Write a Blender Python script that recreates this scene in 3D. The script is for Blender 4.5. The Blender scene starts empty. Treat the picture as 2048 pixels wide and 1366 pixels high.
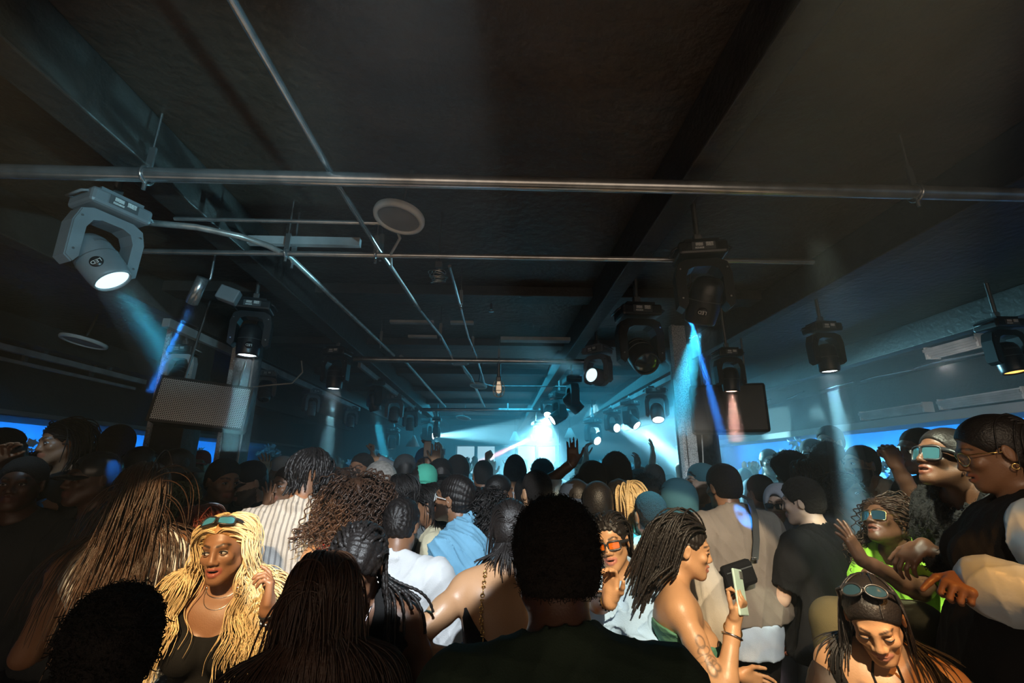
import bpy, math, random
import numpy as np
from mathutils import Vector, Matrix, Euler
from mathutils.bvhtree import BVHTree

SC = bpy.context.scene
COL = SC.collection
R = math.radians

# ------------------------------------------------------------------ camera, world, exposure
F_PX, PITCH, YAW, CAM_Z = 910.0, R(15.7), R(2.4), 1.8
cam_data = bpy.data.cameras.new('camera')
cam_data.sensor_width = 36.0
cam_data.lens = F_PX / 2048 * 36.0
cam_data.clip_start = 0.05
camera = bpy.data.objects.new('camera', cam_data)
COL.objects.link(camera)
camera.location = (0, 0, CAM_Z)
camera.rotation_euler = (R(90) + PITCH, 0, -YAW)
SC.camera = camera
SC.view_settings.view_transform = 'Standard'
SC.view_settings.look = 'None'
SC.view_settings.exposure = 0.0
SC.view_settings.gamma = 1.0
SC.view_settings.use_curve_mapping = False
SC.cycles.max_bounces = 5
SC.cycles.diffuse_bounces = 2
SC.cycles.glossy_bounces = 2
SC.cycles.transmission_bounces = 3
SC.cycles.transparent_max_bounces = 6
SC.cycles.volume_bounces = 0
SC.cycles.caustics_reflective = False
SC.cycles.caustics_refractive = False
SC.cycles.use_denoising = True
SC.cycles.sample_clamp_indirect = 3.0
SC.cycles.adaptive_threshold = .03

world = bpy.data.worlds.new('world'); SC.world = world
world.use_nodes = True
world.node_tree.nodes['Background'].inputs[0].default_value = (0.02, 0.016, 0.013, 1)
world.node_tree.nodes['Background'].inputs[1].default_value = 0.35

def ray(px, py):
    u, v = (px - 1024) / F_PX, (683 - py) / F_PX
    x, y, z = u, math.cos(PITCH) - v * math.sin(PITCH), math.sin(PITCH) + v * math.cos(PITCH)
    c, s = math.cos(YAW), math.sin(YAW)
    return Vector((x * c + y * s, -x * s + y * c, z))
def at(px, py, Y):
    r = ray(px, py); return Vector((0, 0, CAM_Z)) + r * (Y / r.y)
def atz(px, py, z):
    r = ray(px, py); return Vector((0, 0, CAM_Z)) + r * ((z - CAM_Z) / r.z)
def atx(px, X):      # distance along the room of pixel column px on the plane x = X (near the given row)
    r = ray(px, 780); return X * r.y / r.x

def spot(name, loc, target, power, angle, color=(1, 1, 1), blend=.15, size=.03):
    l = bpy.data.lights.new(name, 'SPOT'); l.energy = power; l.color = color
    l.spot_size = R(angle); l.spot_blend = blend; l.shadow_soft_size = size
    o = bpy.data.objects.new(name, l); COL.objects.link(o); o.location = loc
    d = Vector(target) - Vector(loc)
    o.rotation_euler = d.to_track_quat('-Z', 'Y').to_euler()
    return o
def area(name, loc, target, power, sx, sy, color):
    l = bpy.data.lights.new(name, 'AREA'); l.energy = power; l.color = color
    l.shape = 'RECTANGLE'; l.size = sx; l.size_y = sy
    o = bpy.data.objects.new(name, l); COL.objects.link(o); o.location = loc
    d = Vector(target) - Vector(loc)
    o.rotation_euler = d.to_track_quat('-Z', 'Y').to_euler()
    return o
CYAN = (.05, .58, .9); ICE = (.30, .80, 1.0); BLUE = (.02, .25, 1.0); WARM = (1, .62, .26); AMBER = (1, .42, .07)
# moving-head beams from above the camera onto the people, with added fill spots among them
spot('front_beam_and_fill', (-.75, .05, 2.72), (-.98, 1.95, 1.32), 380, 25, (1, .70, .36), .10, .02)
spot('front_beam_and_fill', (-.1, .1, 2.76), (-.50, 2.75, 1.38), 380, 32, (.84, .93, 1.0), .10, .02)
spot('front_beam_and_fill', (.55, .1, 2.74), (.78, 2.15, 1.25), 430, 34, (1, .80, .52), .10, .02)
spot('front_beam_and_fill', (1.3, .0, 2.74), (1.36, 1.5, 1.22), 120, 22, (1, .42, .08), .15, .02)
spot('front_beam_and_fill', (2.4, .4, 2.74), (1.98, 2.2, 1.15), 170, 30, (.9, 1., .75), .15, .02)
spot('front_beam_and_fill', (.7, -.3, 2.7), (2.0, 1.75, 1.55), 60, 24, (1, .78, .55), .4, .05)  # added warm fill on the two women at the right edge
spot('front_beam_and_fill', (.9, .2, 2.76), (1.5, 2.95, 1.35), 130, 26, (.75, .9, 1.0), .4, .05)
spot('front_beam_and_fill', (.6, -.7, 1.95), (-1.0, 1.45, 2.70), 160, 25, (.35, .80, 1.0), .6, .04)  # added behind the camera to put highlights on the near pipe
spot('front_beam_and_fill', (-1.9, 1.9, 2.6), (-2.65, 2.75, 1.62), 30, 22, (.45, .75, 1.0), .5, .04)  # added spot that brightens the numbered jersey
spot('front_beam_and_fill', (1.25, 1.55, 2.72), (2.0, 2.3, 1.3), 150, 34, (.95, 1., .75), .4, .04)  # added spot that brightens the lime top
spot('stage_beam_and_fill', (3.2, 3.0, 2.5), (5.1, 5.0, 2.46), 45, 50, (1, .92, .85), .5, .04)  # added spot that brightens the right soffit units
spot('stage_beam_and_fill', (.2, 2.2, 2.5), (1.56, 3.7, 1.85), 60, 20, (.8, .95, 1.), .5, .04)  # added spot on the white steel column, no fixture belongs to it
# unseen warm area lights, added to lift the dark ceiling and backs
area('warm_fill', (0, -1.9, 1.0), (0, -.6, 3.0), 5.5, 5.0, .8, (1, .74, .52))
area('warm_fill', (-.5, .3, .25), (-.5, .8, 3.0), 4, 6.0, 1.0, (1, .74, .52))
area('warm_fill', (0, -2.6, 1.7), (0, 2, 1.4), 22, 5.0, 1.5, (1, .76, .56))
# added cyan fill for the haze, then the blue wall washes
area('cyan_haze_fill', (.3, 9.0, 2.9), (.3, 8.5, 0), 190, 4.5, 5.0, (.05, .55, .85))
area('cyan_haze_fill', (1.6, 6.6, 2.9), (1.6, 6.5, 0), 80, 3.0, 3.2, (.05, .55, .85))
for s in (-1, 1):
    bw = area('blue_wall_wash', (s * 5.25, 6.2, 2.33), (s * 6.0, 6.2, 1.9), 150 if s > 0 else 110, 10.0, .08, (.01, .27, .9)); bw.data.spread = R(120); bw.data.cycles.max_bounces = 0


# ------------------------------------------------------------------ materials
MATS = {}
def mat(name, col, rough=.6, metal=0., spec=.5, bump=0., bscale=60., var=.12, vscale=8., emit=None, attr=None,
        stripe=None, sheen=0., alpha=1., trans=0.):
    """procedural principled material: noise varied colour, noise bump, optional stripes (axis, freq, colour, width)"""
    if name in MATS: return MATS[name]
    m = bpy.data.materials.new(name); m.use_nodes = True; MATS[name] = m
    nt = m.node_tree; N = nt.nodes; L = nt.links
    b = N['Principled BSDF']
    b.inputs['Roughness'].default_value = rough; b.inputs['Metallic'].default_value = metal
    b.inputs['Specular IOR Level'].default_value = spec
    if sheen: b.inputs['Sheen Weight'].default_value = sheen
    if trans: b.inputs['Transmission Weight'].default_value = trans
    b.inputs['Alpha'].default_value = alpha
    tc = N.new('ShaderNodeTexCoord')
    nz = N.new('ShaderNodeTexNoise'); nz.inputs['Scale'].default_value = vscale; nz.inputs['Detail'].default_value = 4
    L.new(tc.outputs['Object'], nz.inputs['Vector'])
    mx = N.new('ShaderNodeMix'); mx.data_type = 'RGBA'; mx.blend_type = 'MULTIPLY'; mx.inputs[0].default_value = 1
    rp = N.new('ShaderNodeMapRange'); rp.inputs[1].default_value = .3; rp.inputs[2].default_value = .7
    rp.inputs[3].default_value = 1 - var; rp.inputs[4].default_value = 1 + var
    L.new(nz.outputs[0], rp.inputs[0])
    src = None
    if attr:
        at_ = N.new('ShaderNodeAttribute'); at_.attribute_name = attr; src = at_.outputs['Color']
    if stripe:
        ax, fr, c2, wd = stripe
        sp = N.new('ShaderNodeSeparateXYZ'); L.new(tc.outputs['Object'], sp.inputs[0])
        mu = N.new('ShaderNodeMath'); mu.operation = 'MULTIPLY'; mu.inputs[1].default_value = fr
        L.new(sp.outputs[ax], mu.inputs[0])
        fc = N.new('ShaderNodeMath'); fc.operation = 'FRACT'; L.new(mu.outputs[0], fc.inputs[0])
        lt = N.new('ShaderNodeMath'); lt.operation = 'LESS_THAN'; lt.inputs[1].default_value = wd
        L.new(fc.outputs[0], lt.inputs[0])
        m2 = N.new('ShaderNodeMix'); m2.data_type = 'RGBA'
        m2.inputs[6].default_value = (*col, 1); m2.inputs[7].default_value = (*c2, 1)
        L.new(lt.outputs[0], m2.inputs[0]); src = m2.outputs[2]
    if src: L.new(src, mx.inputs[6])
    else: mx.inputs[6].default_value = (*col, 1)
    L.new(rp.outputs[0], mx.inputs[7]); L.new(mx.outputs[2], b.inputs['Base Color'])
    if bump:
        n2 = N.new('ShaderNodeTexNoise'); n2.inputs['Scale'].default_value = bscale; n2.inputs['Detail'].default_value = 5
        L.new(tc.outputs['Object'], n2.inputs['Vector'])
        bp = N.new('ShaderNodeBump'); bp.inputs['Strength'].default_value = bump; bp.inputs['Distance'].default_value = .01
        L.new(n2.outputs[0], bp.inputs['Height']); L.new(bp.outputs[0], b.inputs['Normal'])
    if emit:
        b.inputs['Emission Color'].default_value = (*emit[0], 1); b.inputs['Emission Strength'].default_value = emit[1]
    return m

# ------------------------------------------------------------------ tags and mesh building
def tag(o, label=None, cat=None, group=None, kind=None):
    if label: o['label'] = label
    if cat: o['category'] = cat
    if group: o['group'] = group
    if kind: o['kind'] = kind
    return o
def empty(name, loc=(0, 0, 0), rz=0., label=None, cat=None, group=None):
    o = bpy.data.objects.new(name, None); COL.objects.link(o); o.location = loc; o.rotation_euler = (0, 0, rz)
    o.empty_display_size = .1
    return tag(o, label, cat, group)
def link(name, me, m, parent=None, loc=None):
    o = bpy.data.objects.new(name, me); COL.objects.link(o)
    if m is not None and not me.materials: me.materials.append(m)
    if parent: o.parent = parent
    if loc is not None: o.location = loc
    return o
def npmesh(name, V, F, smooth=True):
    """V (N,3) array, F list of (M,k) int arrays"""
    V = np.asarray(V, dtype=np.float32); me = bpy.data.meshes.new(name)
    F = [np.asarray(f, dtype=np.int32) for f in F if len(f)]
    me.vertices.add(len(V)); me.vertices.foreach_set('co', V.ravel())
    nl = sum(f.size for f in F); nf = sum(len(f) for f in F)
    me.loops.add(nl); me.polygons.add(nf)
    me.loops.foreach_set('vertex_index', np.concatenate([f.ravel() for f in F]))
    st = []; k0 = 0
    for f in F:
        st.append(np.arange(len(f), dtype=np.int32) * f.shape[1] + k0); k0 += f.size
    me.polygons.foreach_set('loop_start', np.concatenate(st))
    me.polygons.foreach_set('use_smooth', np.full(nf, smooth))
    me.update(calc_edges=True); me.validate()
    return me
class MB:
    """collects shapes, then links them as ONE mesh object"""
    def __init__(s): s.V = []; s.F = []; s.S = []
    def raw(s, V, F, M=None, smooth=False):
        b = len(s.V)
        for v in V: s.V.append(tuple(M @ Vector(v)) if M is not None else tuple(v))
        for f in F: s.F.append(tuple(i + b for i in f)); s.S.append(smooth)
        return s
    def box(s, c, d, M=None, bev=0., taper=1.):
        x, y, z = d[0] / 2, d[1] / 2, d[2] / 2
        b = min(bev, x * .9, y * .9, z * .9)
        T = Matrix.Translation(c)
        T = M @ T if M is not None else T
        if b <= 0:
            V = [(sx * x * (taper if sz < 0 else 1), sy * y * (taper if sz < 0 else 1), sz * z) for sx in (-1, 1) for sy in (-1, 1) for sz in (-1, 1)]
            return s.raw(V, [(0, 1, 3, 2), (4, 6, 7, 5), (0, 4, 5, 1), (2, 3, 7, 6), (0, 2, 6, 4), (1, 5, 7, 3)], T)
        bm_ = []; rings = []
        prof = [(0, 1), (.29, .29), (1, 0)]
        # octagonal-cornered plan rings stacked with bevelled top and bottom
        def ring(zz, ins):
            P = []
            for sx, sy in ((1, 1), (-1, 1), (-1, -1), (1, -1)):
                q = [(x - ins, y - b), (x - ins - (b - ins) * .3, y - ins - (b - ins) * .3), (x - b, y - ins)]
                q = [(sx * a, sy * c_) for a, c_ in q]
                if sx * sy < 0: q = q[::-1]
                P += [(a, c_, zz) for a, c_ in q]
            return P
        zs = [(-z, b), (-z + .3 * b, .3 * b), (-z + b, 0), (z - b, 0), (z - .3 * b, .3 * b), (z, b)]
        V = []
        for zz, ins in zs: V += ring(zz, min(ins, b * .999))
        F = []
        for k in range(5):
            for i in range(12):
                j = (i + 1) % 12; F.append((k * 12 + i, k * 12 + j, k * 12 + 12 + j, k * 12 + 12 + i))
        F.append(tuple(range(11, -1, -1))); F.append(tuple(60 + i for i in range(12)))
        return s.raw(V, F, T)
    def tube(s, pts, r, n=8, M=None, cap=True, smooth=True, weld=False):
        pts = [Vector(p) for p in pts]; m = len(pts)
        rr = r if hasattr(r, '__len__') else [r] * m
        t0 = (pts[1] - pts[0]).normalized()
        u = t0.orthogonal().normalized(); V = []
        for i, p in enumerate(pts):
            t = (pts[min(i + 1, m - 1)] - pts[max(i - 1, 0)]).normalized()
            u = (u - t * u.dot(t)); u = u.normalized() if u.length > 1e-6 else t.orthogonal().normalized()
            w = t.cross(u)
            for k in range(n):
                a = 2 * math.pi * k / n; V.append(p + (u * math.cos(a) + w * math.sin(a)) * rr[i])
        F = [(i * n + k, i * n + (k + 1) % n, (i + 1) * n + (k + 1) % n, (i + 1) * n + k) for i in range(m - 1) for k in range(n)]
        if weld: F += [tuple(range(n - 1, -1, -1)), tuple(range((m - 1) * n, m * n))]; cap = False
        s.raw(V, F, M, smooth)
        if cap:
            s.raw(V[:n], [tuple(range(n - 1, -1, -1))], M); s.raw(V[-n:], [tuple(range(n))], M)
        return s
    def lathe(s, prof, n=24, M=None, smooth=True, sy=1.):
        """prof: (radius, z) list about z"""
        V = []; F = []
        for r, z in prof:
            for k in range(n):
                a = 2 * math.pi * k / n; V.append((r * math.cos(a), r * math.sin(a) * sy, z))
        for i in range(len(prof) - 1):
            for k in range(n): F.append((i * n + k, i * n + (k + 1) % n, (i + 1) * n + (k + 1) % n, (i + 1) * n + k))
        return s.raw(V, F, M, smooth)
    def torus(s, c, R_, r, M=None, n=24, m=8, a0=0., a1=2 * math.pi, ax='z'):
        T = Matrix.Translation(c)
        if ax == 'y': T = T @ Matrix.Rotation(R(90), 4, 'X')
        if ax == 'x': T = T @ Matrix.Rotation(R(90), 4, 'Y')
        if M is not None: T = M @ T
        full = abs(a1 - a0 - 2 * math.pi) < 1e-6
        pts = [(R_ * math.cos(a0 + (a1 - a0) * i / n), R_ * math.sin(a0 + (a1 - a0) * i / n), 0) for i in range(n + 1)]
        return s.tube(pts, r, m, T, cap=not full)
    def prism(s, poly, z0, z1, M=None):
        n = len(poly)
        V = [(x, y, z0) for x, y in poly] + [(x, y, z1) for x, y in poly]
        F = [tuple(range(n - 1, -1, -1)), tuple(range(n, 2 * n))] + [(i, (i + 1) % n, n + (i + 1) % n, n + i) for i in range(n)]
        return s.raw(V, F, M)
    def build(s, name, m, parent=None, loc=None):
        me = bpy.data.meshes.new(name); me.from_pydata([tuple(v) for v in s.V], [], s.F); me.validate()
        if len(me.polygons) == len(s.S): me.polygons.foreach_set('use_smooth', s.S)
        return link(name, me, m, parent, loc)
def frame_to(z, up=(0, 0, 1), loc=(0, 0, 0)):
    """matrix whose local z is along vector z"""
    z = Vector(z).normalized(); up = Vector(up)
    x = up.cross(z)
    x = x.normalized() if x.length > 1e-4 else Vector((1, 0, 0))
    y = z.cross(x)
    M = Matrix((x, y, z)).transposed().to_4x4(); M.translation = Vector(loc)
    return M
def copy_tree(o, parent=None):
    c = o.copy(); COL.objects.link(c)
    if parent: c.parent = parent
    for ch in list(o.children): copy_tree(ch, c)
    return c
def text_mesh(name, body, size, m, parent, M, depth=.002, spacing=1.):
    cu = bpy.data.curves.new(name, 'FONT'); cu.body = body; cu.size = size; cu.extrude = depth
    cu.align_x = 'CENTER'; cu.align_y = 'CENTER'; cu.space_character = spacing
    t = bpy.data.objects.new(name + '_source', cu); COL.objects.link(t)
    bpy.context.view_layer.update()
    me = bpy.data.meshes.new_from_object(t.evaluated_get(bpy.context.evaluated_depsgraph_get()))
    bpy.data.objects.remove(t)
    me.transform(M); me.name = name
    return link(name, me, m, parent)
# ------------------------------------------------------------------ the room
M_CEIL = mat('black_painted_ceiling', (.080, .056, .040), rough=.42, spec=.35, bump=.8, bscale=22, var=.25, vscale=3)
M_BEAM = mat('black_painted_beam', (.05, .042, .036), rough=.5, bump=.5, bscale=30, var=.2)
M_FLOOR = mat('dark_floor', (.03, .028, .026), rough=.35, bump=.1)
M_WALL = mat('dark_wall', (.06, .065, .07), rough=.7, bump=.3, bscale=12)
M_BLUEWALL = mat('pale_blue_wall', (.35, .5, .75), rough=.7, bump=.4, bscale=2.5, var=.2, vscale=1.2)
M_GREYPANEL = mat('grey_cladding', (.42, .40, .38), rough=.6, var=.12, vscale=3)
M_PIPE = mat('grey_pipe_paint', (.62, .64, .65), rough=.24, metal=.85, var=.25, vscale=14)
M_PIPEW = mat('chipped_pale_pipe', (.5, .5, .48), rough=.35, metal=.5, var=.35, vscale=20)
M_STRIP = mat('grey_track_paint', (.45, .46, .46), rough=.5, var=.3, vscale=6)
M_BLACK = mat('black_plastic', (.022, .022, .024), rough=.34, spec=.6, bump=.05)
M_GREY = mat('dark_grey_casing', (.10, .105, .11), rough=.38, spec=.6, bump=.15, bscale=300)
M_STEEL = mat('bright_steel', (.6, .62, .63), rough=.25, metal=.9)
M_WHITE = mat('white_plastic', (.78, .78, .76), rough=.5)
M_LABEL = mat('printed_label', (.6, .6, .58), rough=.5, var=.5, vscale=160)
M_CABLE = mat('black_cable', (.02, .02, .02), rough=.5)
M_WCABLE = mat('pale_cable', (.6, .6, .56), rough=.5)
def emi(name, c, s): return mat(name, (.02, .02, .02), emit=(c, s))
M_LENS = emi('lit_lens', (.75, .93, 1.), 9.)
M_LENSDIM = emi('dim_lens', (.6, .9, 1.), 1.6)
M_LENSOFF = mat('dark_lens', (.02, .03, .04), rough=.08, spec=.9)

def struct(name, mb, m): o = mb.build(name, m); o['kind'] = 'structure'; return o
CZ = 3.0
struct('floor', MB().box((0, 5.5, -.05), (13, 17, .1)), M_FLOOR)
struct('ceiling', MB().box((0, 5.5, CZ + .05), (13, 17, .1)), M_CEIL)
struct('wall_back', MB().box((0, 13.1, 1.5), (13, .2, 3)), M_WALL)
struct('wall_front', MB().box((0, -3.1, 1.5), (13, .2, 3)), M_WALL)
for s, nm in ((-1, 'left'), (1, 'right')):
    struct('wall_' + nm, MB().box((s * 6.1, 5.5, 1.5), (.2, 17, 3)), M_BLUEWALL)
    # boxed soffit above the blue wall
    struct('trim_1' if s < 0 else 'trim_2', MB().box((s * 5.6, 5.5, 2.66), (.8, 16.6, .6), bev=.01), M_BEAM)
    struct('trim_30' if s < 0 else 'trim_31', MB().box((s * 5.18, 5.5, 2.39), (.04, 16.6, .10 if s > 0 else .05), bev=.004), M_GREYPANEL)
# dark panels on the back wall and window openings of the far booth
struct('wall_partition', MB().box((2.9, 12.5, 1.5), (2.2, .12, 3)), mat('teal_partition', (.10, .16, .19), rough=.5))
# ceiling joists across and long beams down the room
for k, y in enumerate([2.95, 4.25, 5.6, 6.9, 8.2, 9.5, 10.8]):
    struct('trim_%d' % (k + 3), MB().box((-.25, y, CZ - .035), (4.2, .16, .07), bev=.004), M_BEAM)
for k, (x, w) in enumerate([(-1.25, .12), (.72, .10), (-2.22, .09), (1.92, .09), (-3.9, .12), (3.6, .12)]):
    struct('trim_%d' % (k + 20), MB().box((x, 6.2, CZ - .1), (w, 13, .2), bev=.006), M_BEAM)
# pale sheet strips fixed to the ceiling between joists
def pale_strip(c, d, lab): tag(MB().box(c, d).build('ceiling_strip', M_STRIP), lab, 'strip')
pale_strip((-.64, 3.42, CZ - .09), (.34, .05, .02), 'pale strip on the ceiling left of the twin conduits, above the second cross pipe')
pale_strip((-.25, 3.42, CZ - .09), (.18, .05, .02), 'short pale strip on the ceiling between the two thin conduits')
pale_strip((-.6, 3.72, CZ - .12), (.24, .04, .02), 'short pale ceiling strip just above the second cross pipe')
pale_strip((.36, 3.78, CZ - .12), (.6, .09, .03), 'long pale ceiling strip above the right half of the second cross pipe')
pale_strip((-.9, 1.99, CZ - .16), (.52, .03, .04), 'grey strip behind the two thin cross pipes left of the ceiling speaker')
# side tracks with grey face
def track(x, y0, y1, z, lab, w=.05, h=.06, m=M_STRIP):
    t = empty('lighting_track', (x, (y0 + y1) / 2, z), 0, lab, 'track')
    MB().box((0, 0, 0), (w, y1 - y0, h), bev=.004).build('rail', m, t)
    for i in range(int((y1 - y0) / .7)):
        y = -(y1 - y0) / 2 + .3 + i * .7
        MB().box((0, y, .12), (.03, .03, .2)).build('hanger', M_STEEL, t)
    return t
track(-2.2, 3.0, 3.95, 2.75, 'grey faced track over the tilted loudspeaker on the left')
track(-2.2, 4.15, 7.6, 2.75, 'grey faced track running on past the left steel column')
track(1.92, 4.3, 7.8, 2.75, 'grey faced track on the right running towards the bright lamps')
track(-1.25, 4.2, 8.0, 2.74, 'thin grey track along the left lamp beam behind the second cross pipe', .03, .05)
track(-3.9, 2.3, 5.2, 2.74, 'pale rail at the far left under the ceiling', .04, .05)
track(-4.15, 2.4, 5.4, 2.70, 'second pale rail at the far left beside the longer one', .03, .03)

# ------------------------------------------------------------------ pipes
def pipe(pts, r, m, lab, name='pipe', n=14, clamps=()):
    t = empty(name, pts[0], 0, lab, 'pipe')
    o = Vector(pts[0])
    MB().tube([Vector(p) - o for p in pts], r, n).build('tube', m, t)
    for x in clamps:
        p = Vector(x) - o; b = MB()
        b.torus(p, r + .006, .005, n=18, m=6, ax='x').box(p + Vector((0, 0, r + .04)), (.022, .008, .09)).tube([p + Vector((0, 0, r + .05)), p + Vector((0, 0, CZ - x[2]))], .004, 6)
        b.tube([p + Vector((-.0, 0, -r - .03)), p + Vector((0, 0, -r))], .006, 8)
        b.build('clamp', M_STEEL, t)
    return t
pipe([(-2.4, 1.37, 2.75), (3.2, 1.35, 2.75)], .024, M_PIPE, 'thick grey pipe nearest the camera, crossing the whole ceiling', clamps=[(-1.17, 1.37, 2.75), (1.5, 1.36, 2.75)])
pipe([(-1.6, 1.92, 2.74), (1.5, 1.9, 2.74)], .012, M_PIPE, 'thin cross pipe under the grey ceiling strip', clamps=[(-.94, 1.91, 2.74), (-.54, 1.91, 2.74)])
pipe([(-1.3, 1.70, 2.78), (-.35, 1.70, 2.78)], .008, M_PIPE, 'thinnest short cross pipe between the thick pipe and the grey strip')
pipe([(-1.25, 4.02, 2.75), (.86, 4.04, 2.75)], .026, M_PIPE, 'middle cross pipe that carries the caged bulb', clamps=[(.05, 4.03, 2.75)])
pipe([(-1.2, 7.6, 2.75), (1.4, 7.6, 2.75)], .03, M_PIPE, 'farthest cross pipe in the blue haze', clamps=[(.25, 7.6, 2.75)])
c = [(-1.6 + .1 * i, 1.72 - .01 * i, 2.76) for i in range(3)] + [(-1.22, 1.72, 2.755), (-1.08, 1.78, 2.75), (-1.0, 1.86, 2.75), (-.95, 1.97, 2.75)]
pipe(c + [(-.93, 2.4, 2.75), (-.87, 3.9, 2.76)], .013, M_PIPEW, 'conduit that bends in from the left and runs back along the ceiling', 'conduit', clamps=[(-.95, 2.0, 2.75), (-.89, 3.5, 2.76)])
pipe([(-.85, 4.1, 2.8), (-.79, 7.6, 2.8)], .016, M_PIPEW, 'pale conduit going back beyond the middle cross pipe', 'conduit')
pipe([(-.58, .55, 2.78), (-.57, 1.4, 2.79), (-.53, 1.93, 2.77), (-.47, 2.7, 2.77), (-.40, 3.3, 2.77), (-.37, 4.0, 2.77)], .011, M_PIPE, 'long conduit passing left of the round ceiling speaker', 'conduit', clamps=[(-.53, 1.95, 2.77), (-.40, 3.3, 2.77)])
pipe([(-.33, 4.2, 2.79), (-.25, 5.0, 2.79), (-.14, 7.5, 2.79)], .015, M_PIPEW, 'conduit from the junction box back towards the haze', 'conduit')
pipe([(-.22, 2.06, 2.76), (-.19, 3.3, 2.76), (-.15, 4.0, 2.77), (-.1, 5.3, 2.77), (.0, 5.45, 2.77), (1.0, 5.5, 2.78)], .008, M_PIPE, 'thin conduit from the cable coil back past the middle pipe', 'conduit', clamps=[(-.2, 2.6, 2.76), (-.17, 3.6, 2.76)])
pipe([(-.42, 1.62, 2.8), (-.40, 1.75, 2.74), (-.47, 1.9, 2.74), (-.5, 2.05, 2.75), (-.46, 2.7, 2.76)], .006, M_WCABLE, 'pale flexible cable from the round ceiling speaker', 'cable')
pipe([(-.3, 4.15, 2.75), (-.28, 4.4, 2.72), (-.2, 4.9, 2.7)], .006, M_WCABLE, 'pale flexible cable from the junction box to the small ceiling speaker', 'cable')
j = empty('junction_box', (-.31, 4.15, 2.77), 0, 'grey junction box just behind the middle cross pipe', 'box')
MB().box((0, 0, 0), (.16, .07, .05), bev=.004).build('case', M_PIPEW, j); MB().box((0, 0, -.03), (.13, .05, .01)).build('lid', M_STRIP, j)

def round_speaker(loc, r, lab, rim=M_WHITE):
    t = empty('ceiling_speaker', loc, 0, lab, 'speaker', )
    MB().lathe([(r, .012), (r * 1.02, .0), (r * .98, -.012), (r * .84, -.014), (r * .82, -.004)], 40).build('rim', rim, t)
    MB().lathe([(r * .83, -.006), (r * .4, -.010), (0, -.011)], 40).build('grille', mat('speaker_mesh', (.55, .56, .57), rough=.7, bump=1, bscale=900), t)
    MB().lathe([(r * .98, .012), (r * .7, .03), (0, .03)], 24).tube([(0, 0, .04), (0, 0, CZ - loc[2])], .008, 8).build('back_can', M_GREY, t)
    t.rotation_euler = (R(-6), R(8), 0)
    return t
round_speaker((-.38, 1.62, 2.76), .10, 'round white ceiling speaker with grey mesh hanging over the left crowd')
round_speaker((-3.2, 3.56, 2.76), .15, 'round pale ceiling speaker at the far left above the rails')
round_speaker((-.17, 5.15, 2.72), .1, 'round white ceiling speaker beyond the middle cross pipe')
round_speaker((-.55, 8.6, 2.72), .14, 'small white ceiling speaker in the haze behind the farthest cross pipe')
for p, lab in (((-.55, 3.0, 2.93), 'small sprinkler head on the ceiling left of the conduits'), ((-.02, 3.1, 2.93), 'small sprinkler head on the ceiling right of the thin conduit')):
    t = empty('sprinkler', p, 0, lab, 'sprinkler')
    MB().tube([(0, 0, .05), (0, 0, -.02)], .009, 8).build('stem', M_STEEL, t); MB().lathe([(0, -.03), (.02, -.032), (.02, -.036), (0, -.038)], 12).build('deflector', M_STEEL, t)

# cable coil hung from a rod
t = empty('cable_coil', (-.26, 1.97, 2.66), 0, 'loose coil of thin metal cable hanging in the middle of the ceiling', 'cable')
rng = random.Random(3); b = MB()
for i in range(9):
    T = Matrix.Translation((rng.uniform(-.006, .006), 0, rng.uniform(-.02, .02))) @ Euler((rng.uniform(-.5, .5), rng.uniform(-.5, .5), 0)).to_matrix().to_4x4()
    b.torus((0, 0, 0), rng.uniform(.026, .045), .0022, T, n=22, m=5)
b.build('loops', mat('silver_wire', (.5, .5, .48), rough=.2, metal=1), t)
MB().tube([(0, 0, 0), (.0, 0, .34)], .005, 8).box((0, 0, .06), (.03, .03, .03)).build('rod', M_GREY, t)
# caged bulb
t = empty('caged_bulb', (.05, 4.03, 2.5), 0, 'caged bulb lamp hanging from the middle cross pipe', 'lamp')
MB().tube([(0, 0, .26), (0, 0, .1)], .018, 10).box((0, 0, .08), (.05, .05, .05), bev=.01).build('stem', M_STEEL, t)
b = MB()
for k in range(6):
    a = k * math.pi / 3
    b.tube([(math.cos(a) * r_, math.sin(a) * r_, z) for r_, z in ((.036, .06), (.05, .02), (.052, -.03), (.036, -.07), (.0, -.085))], .0035, 6)
for z, r_ in ((.02, .05), (-.03, .052)): b.torus((0, 0, z), r_, .003, n=18, m=6)
b.build('cage', mat('cream_cage', (.75, .7, .6), rough=.4), t)
MB().lathe([(0, -.05), (.018, -.04), (.026, -.01), (.018, .03), (.012, .06)], 16).build('bulb', emi('bulb_glow', (1, .75, .5), .7), t)

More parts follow.
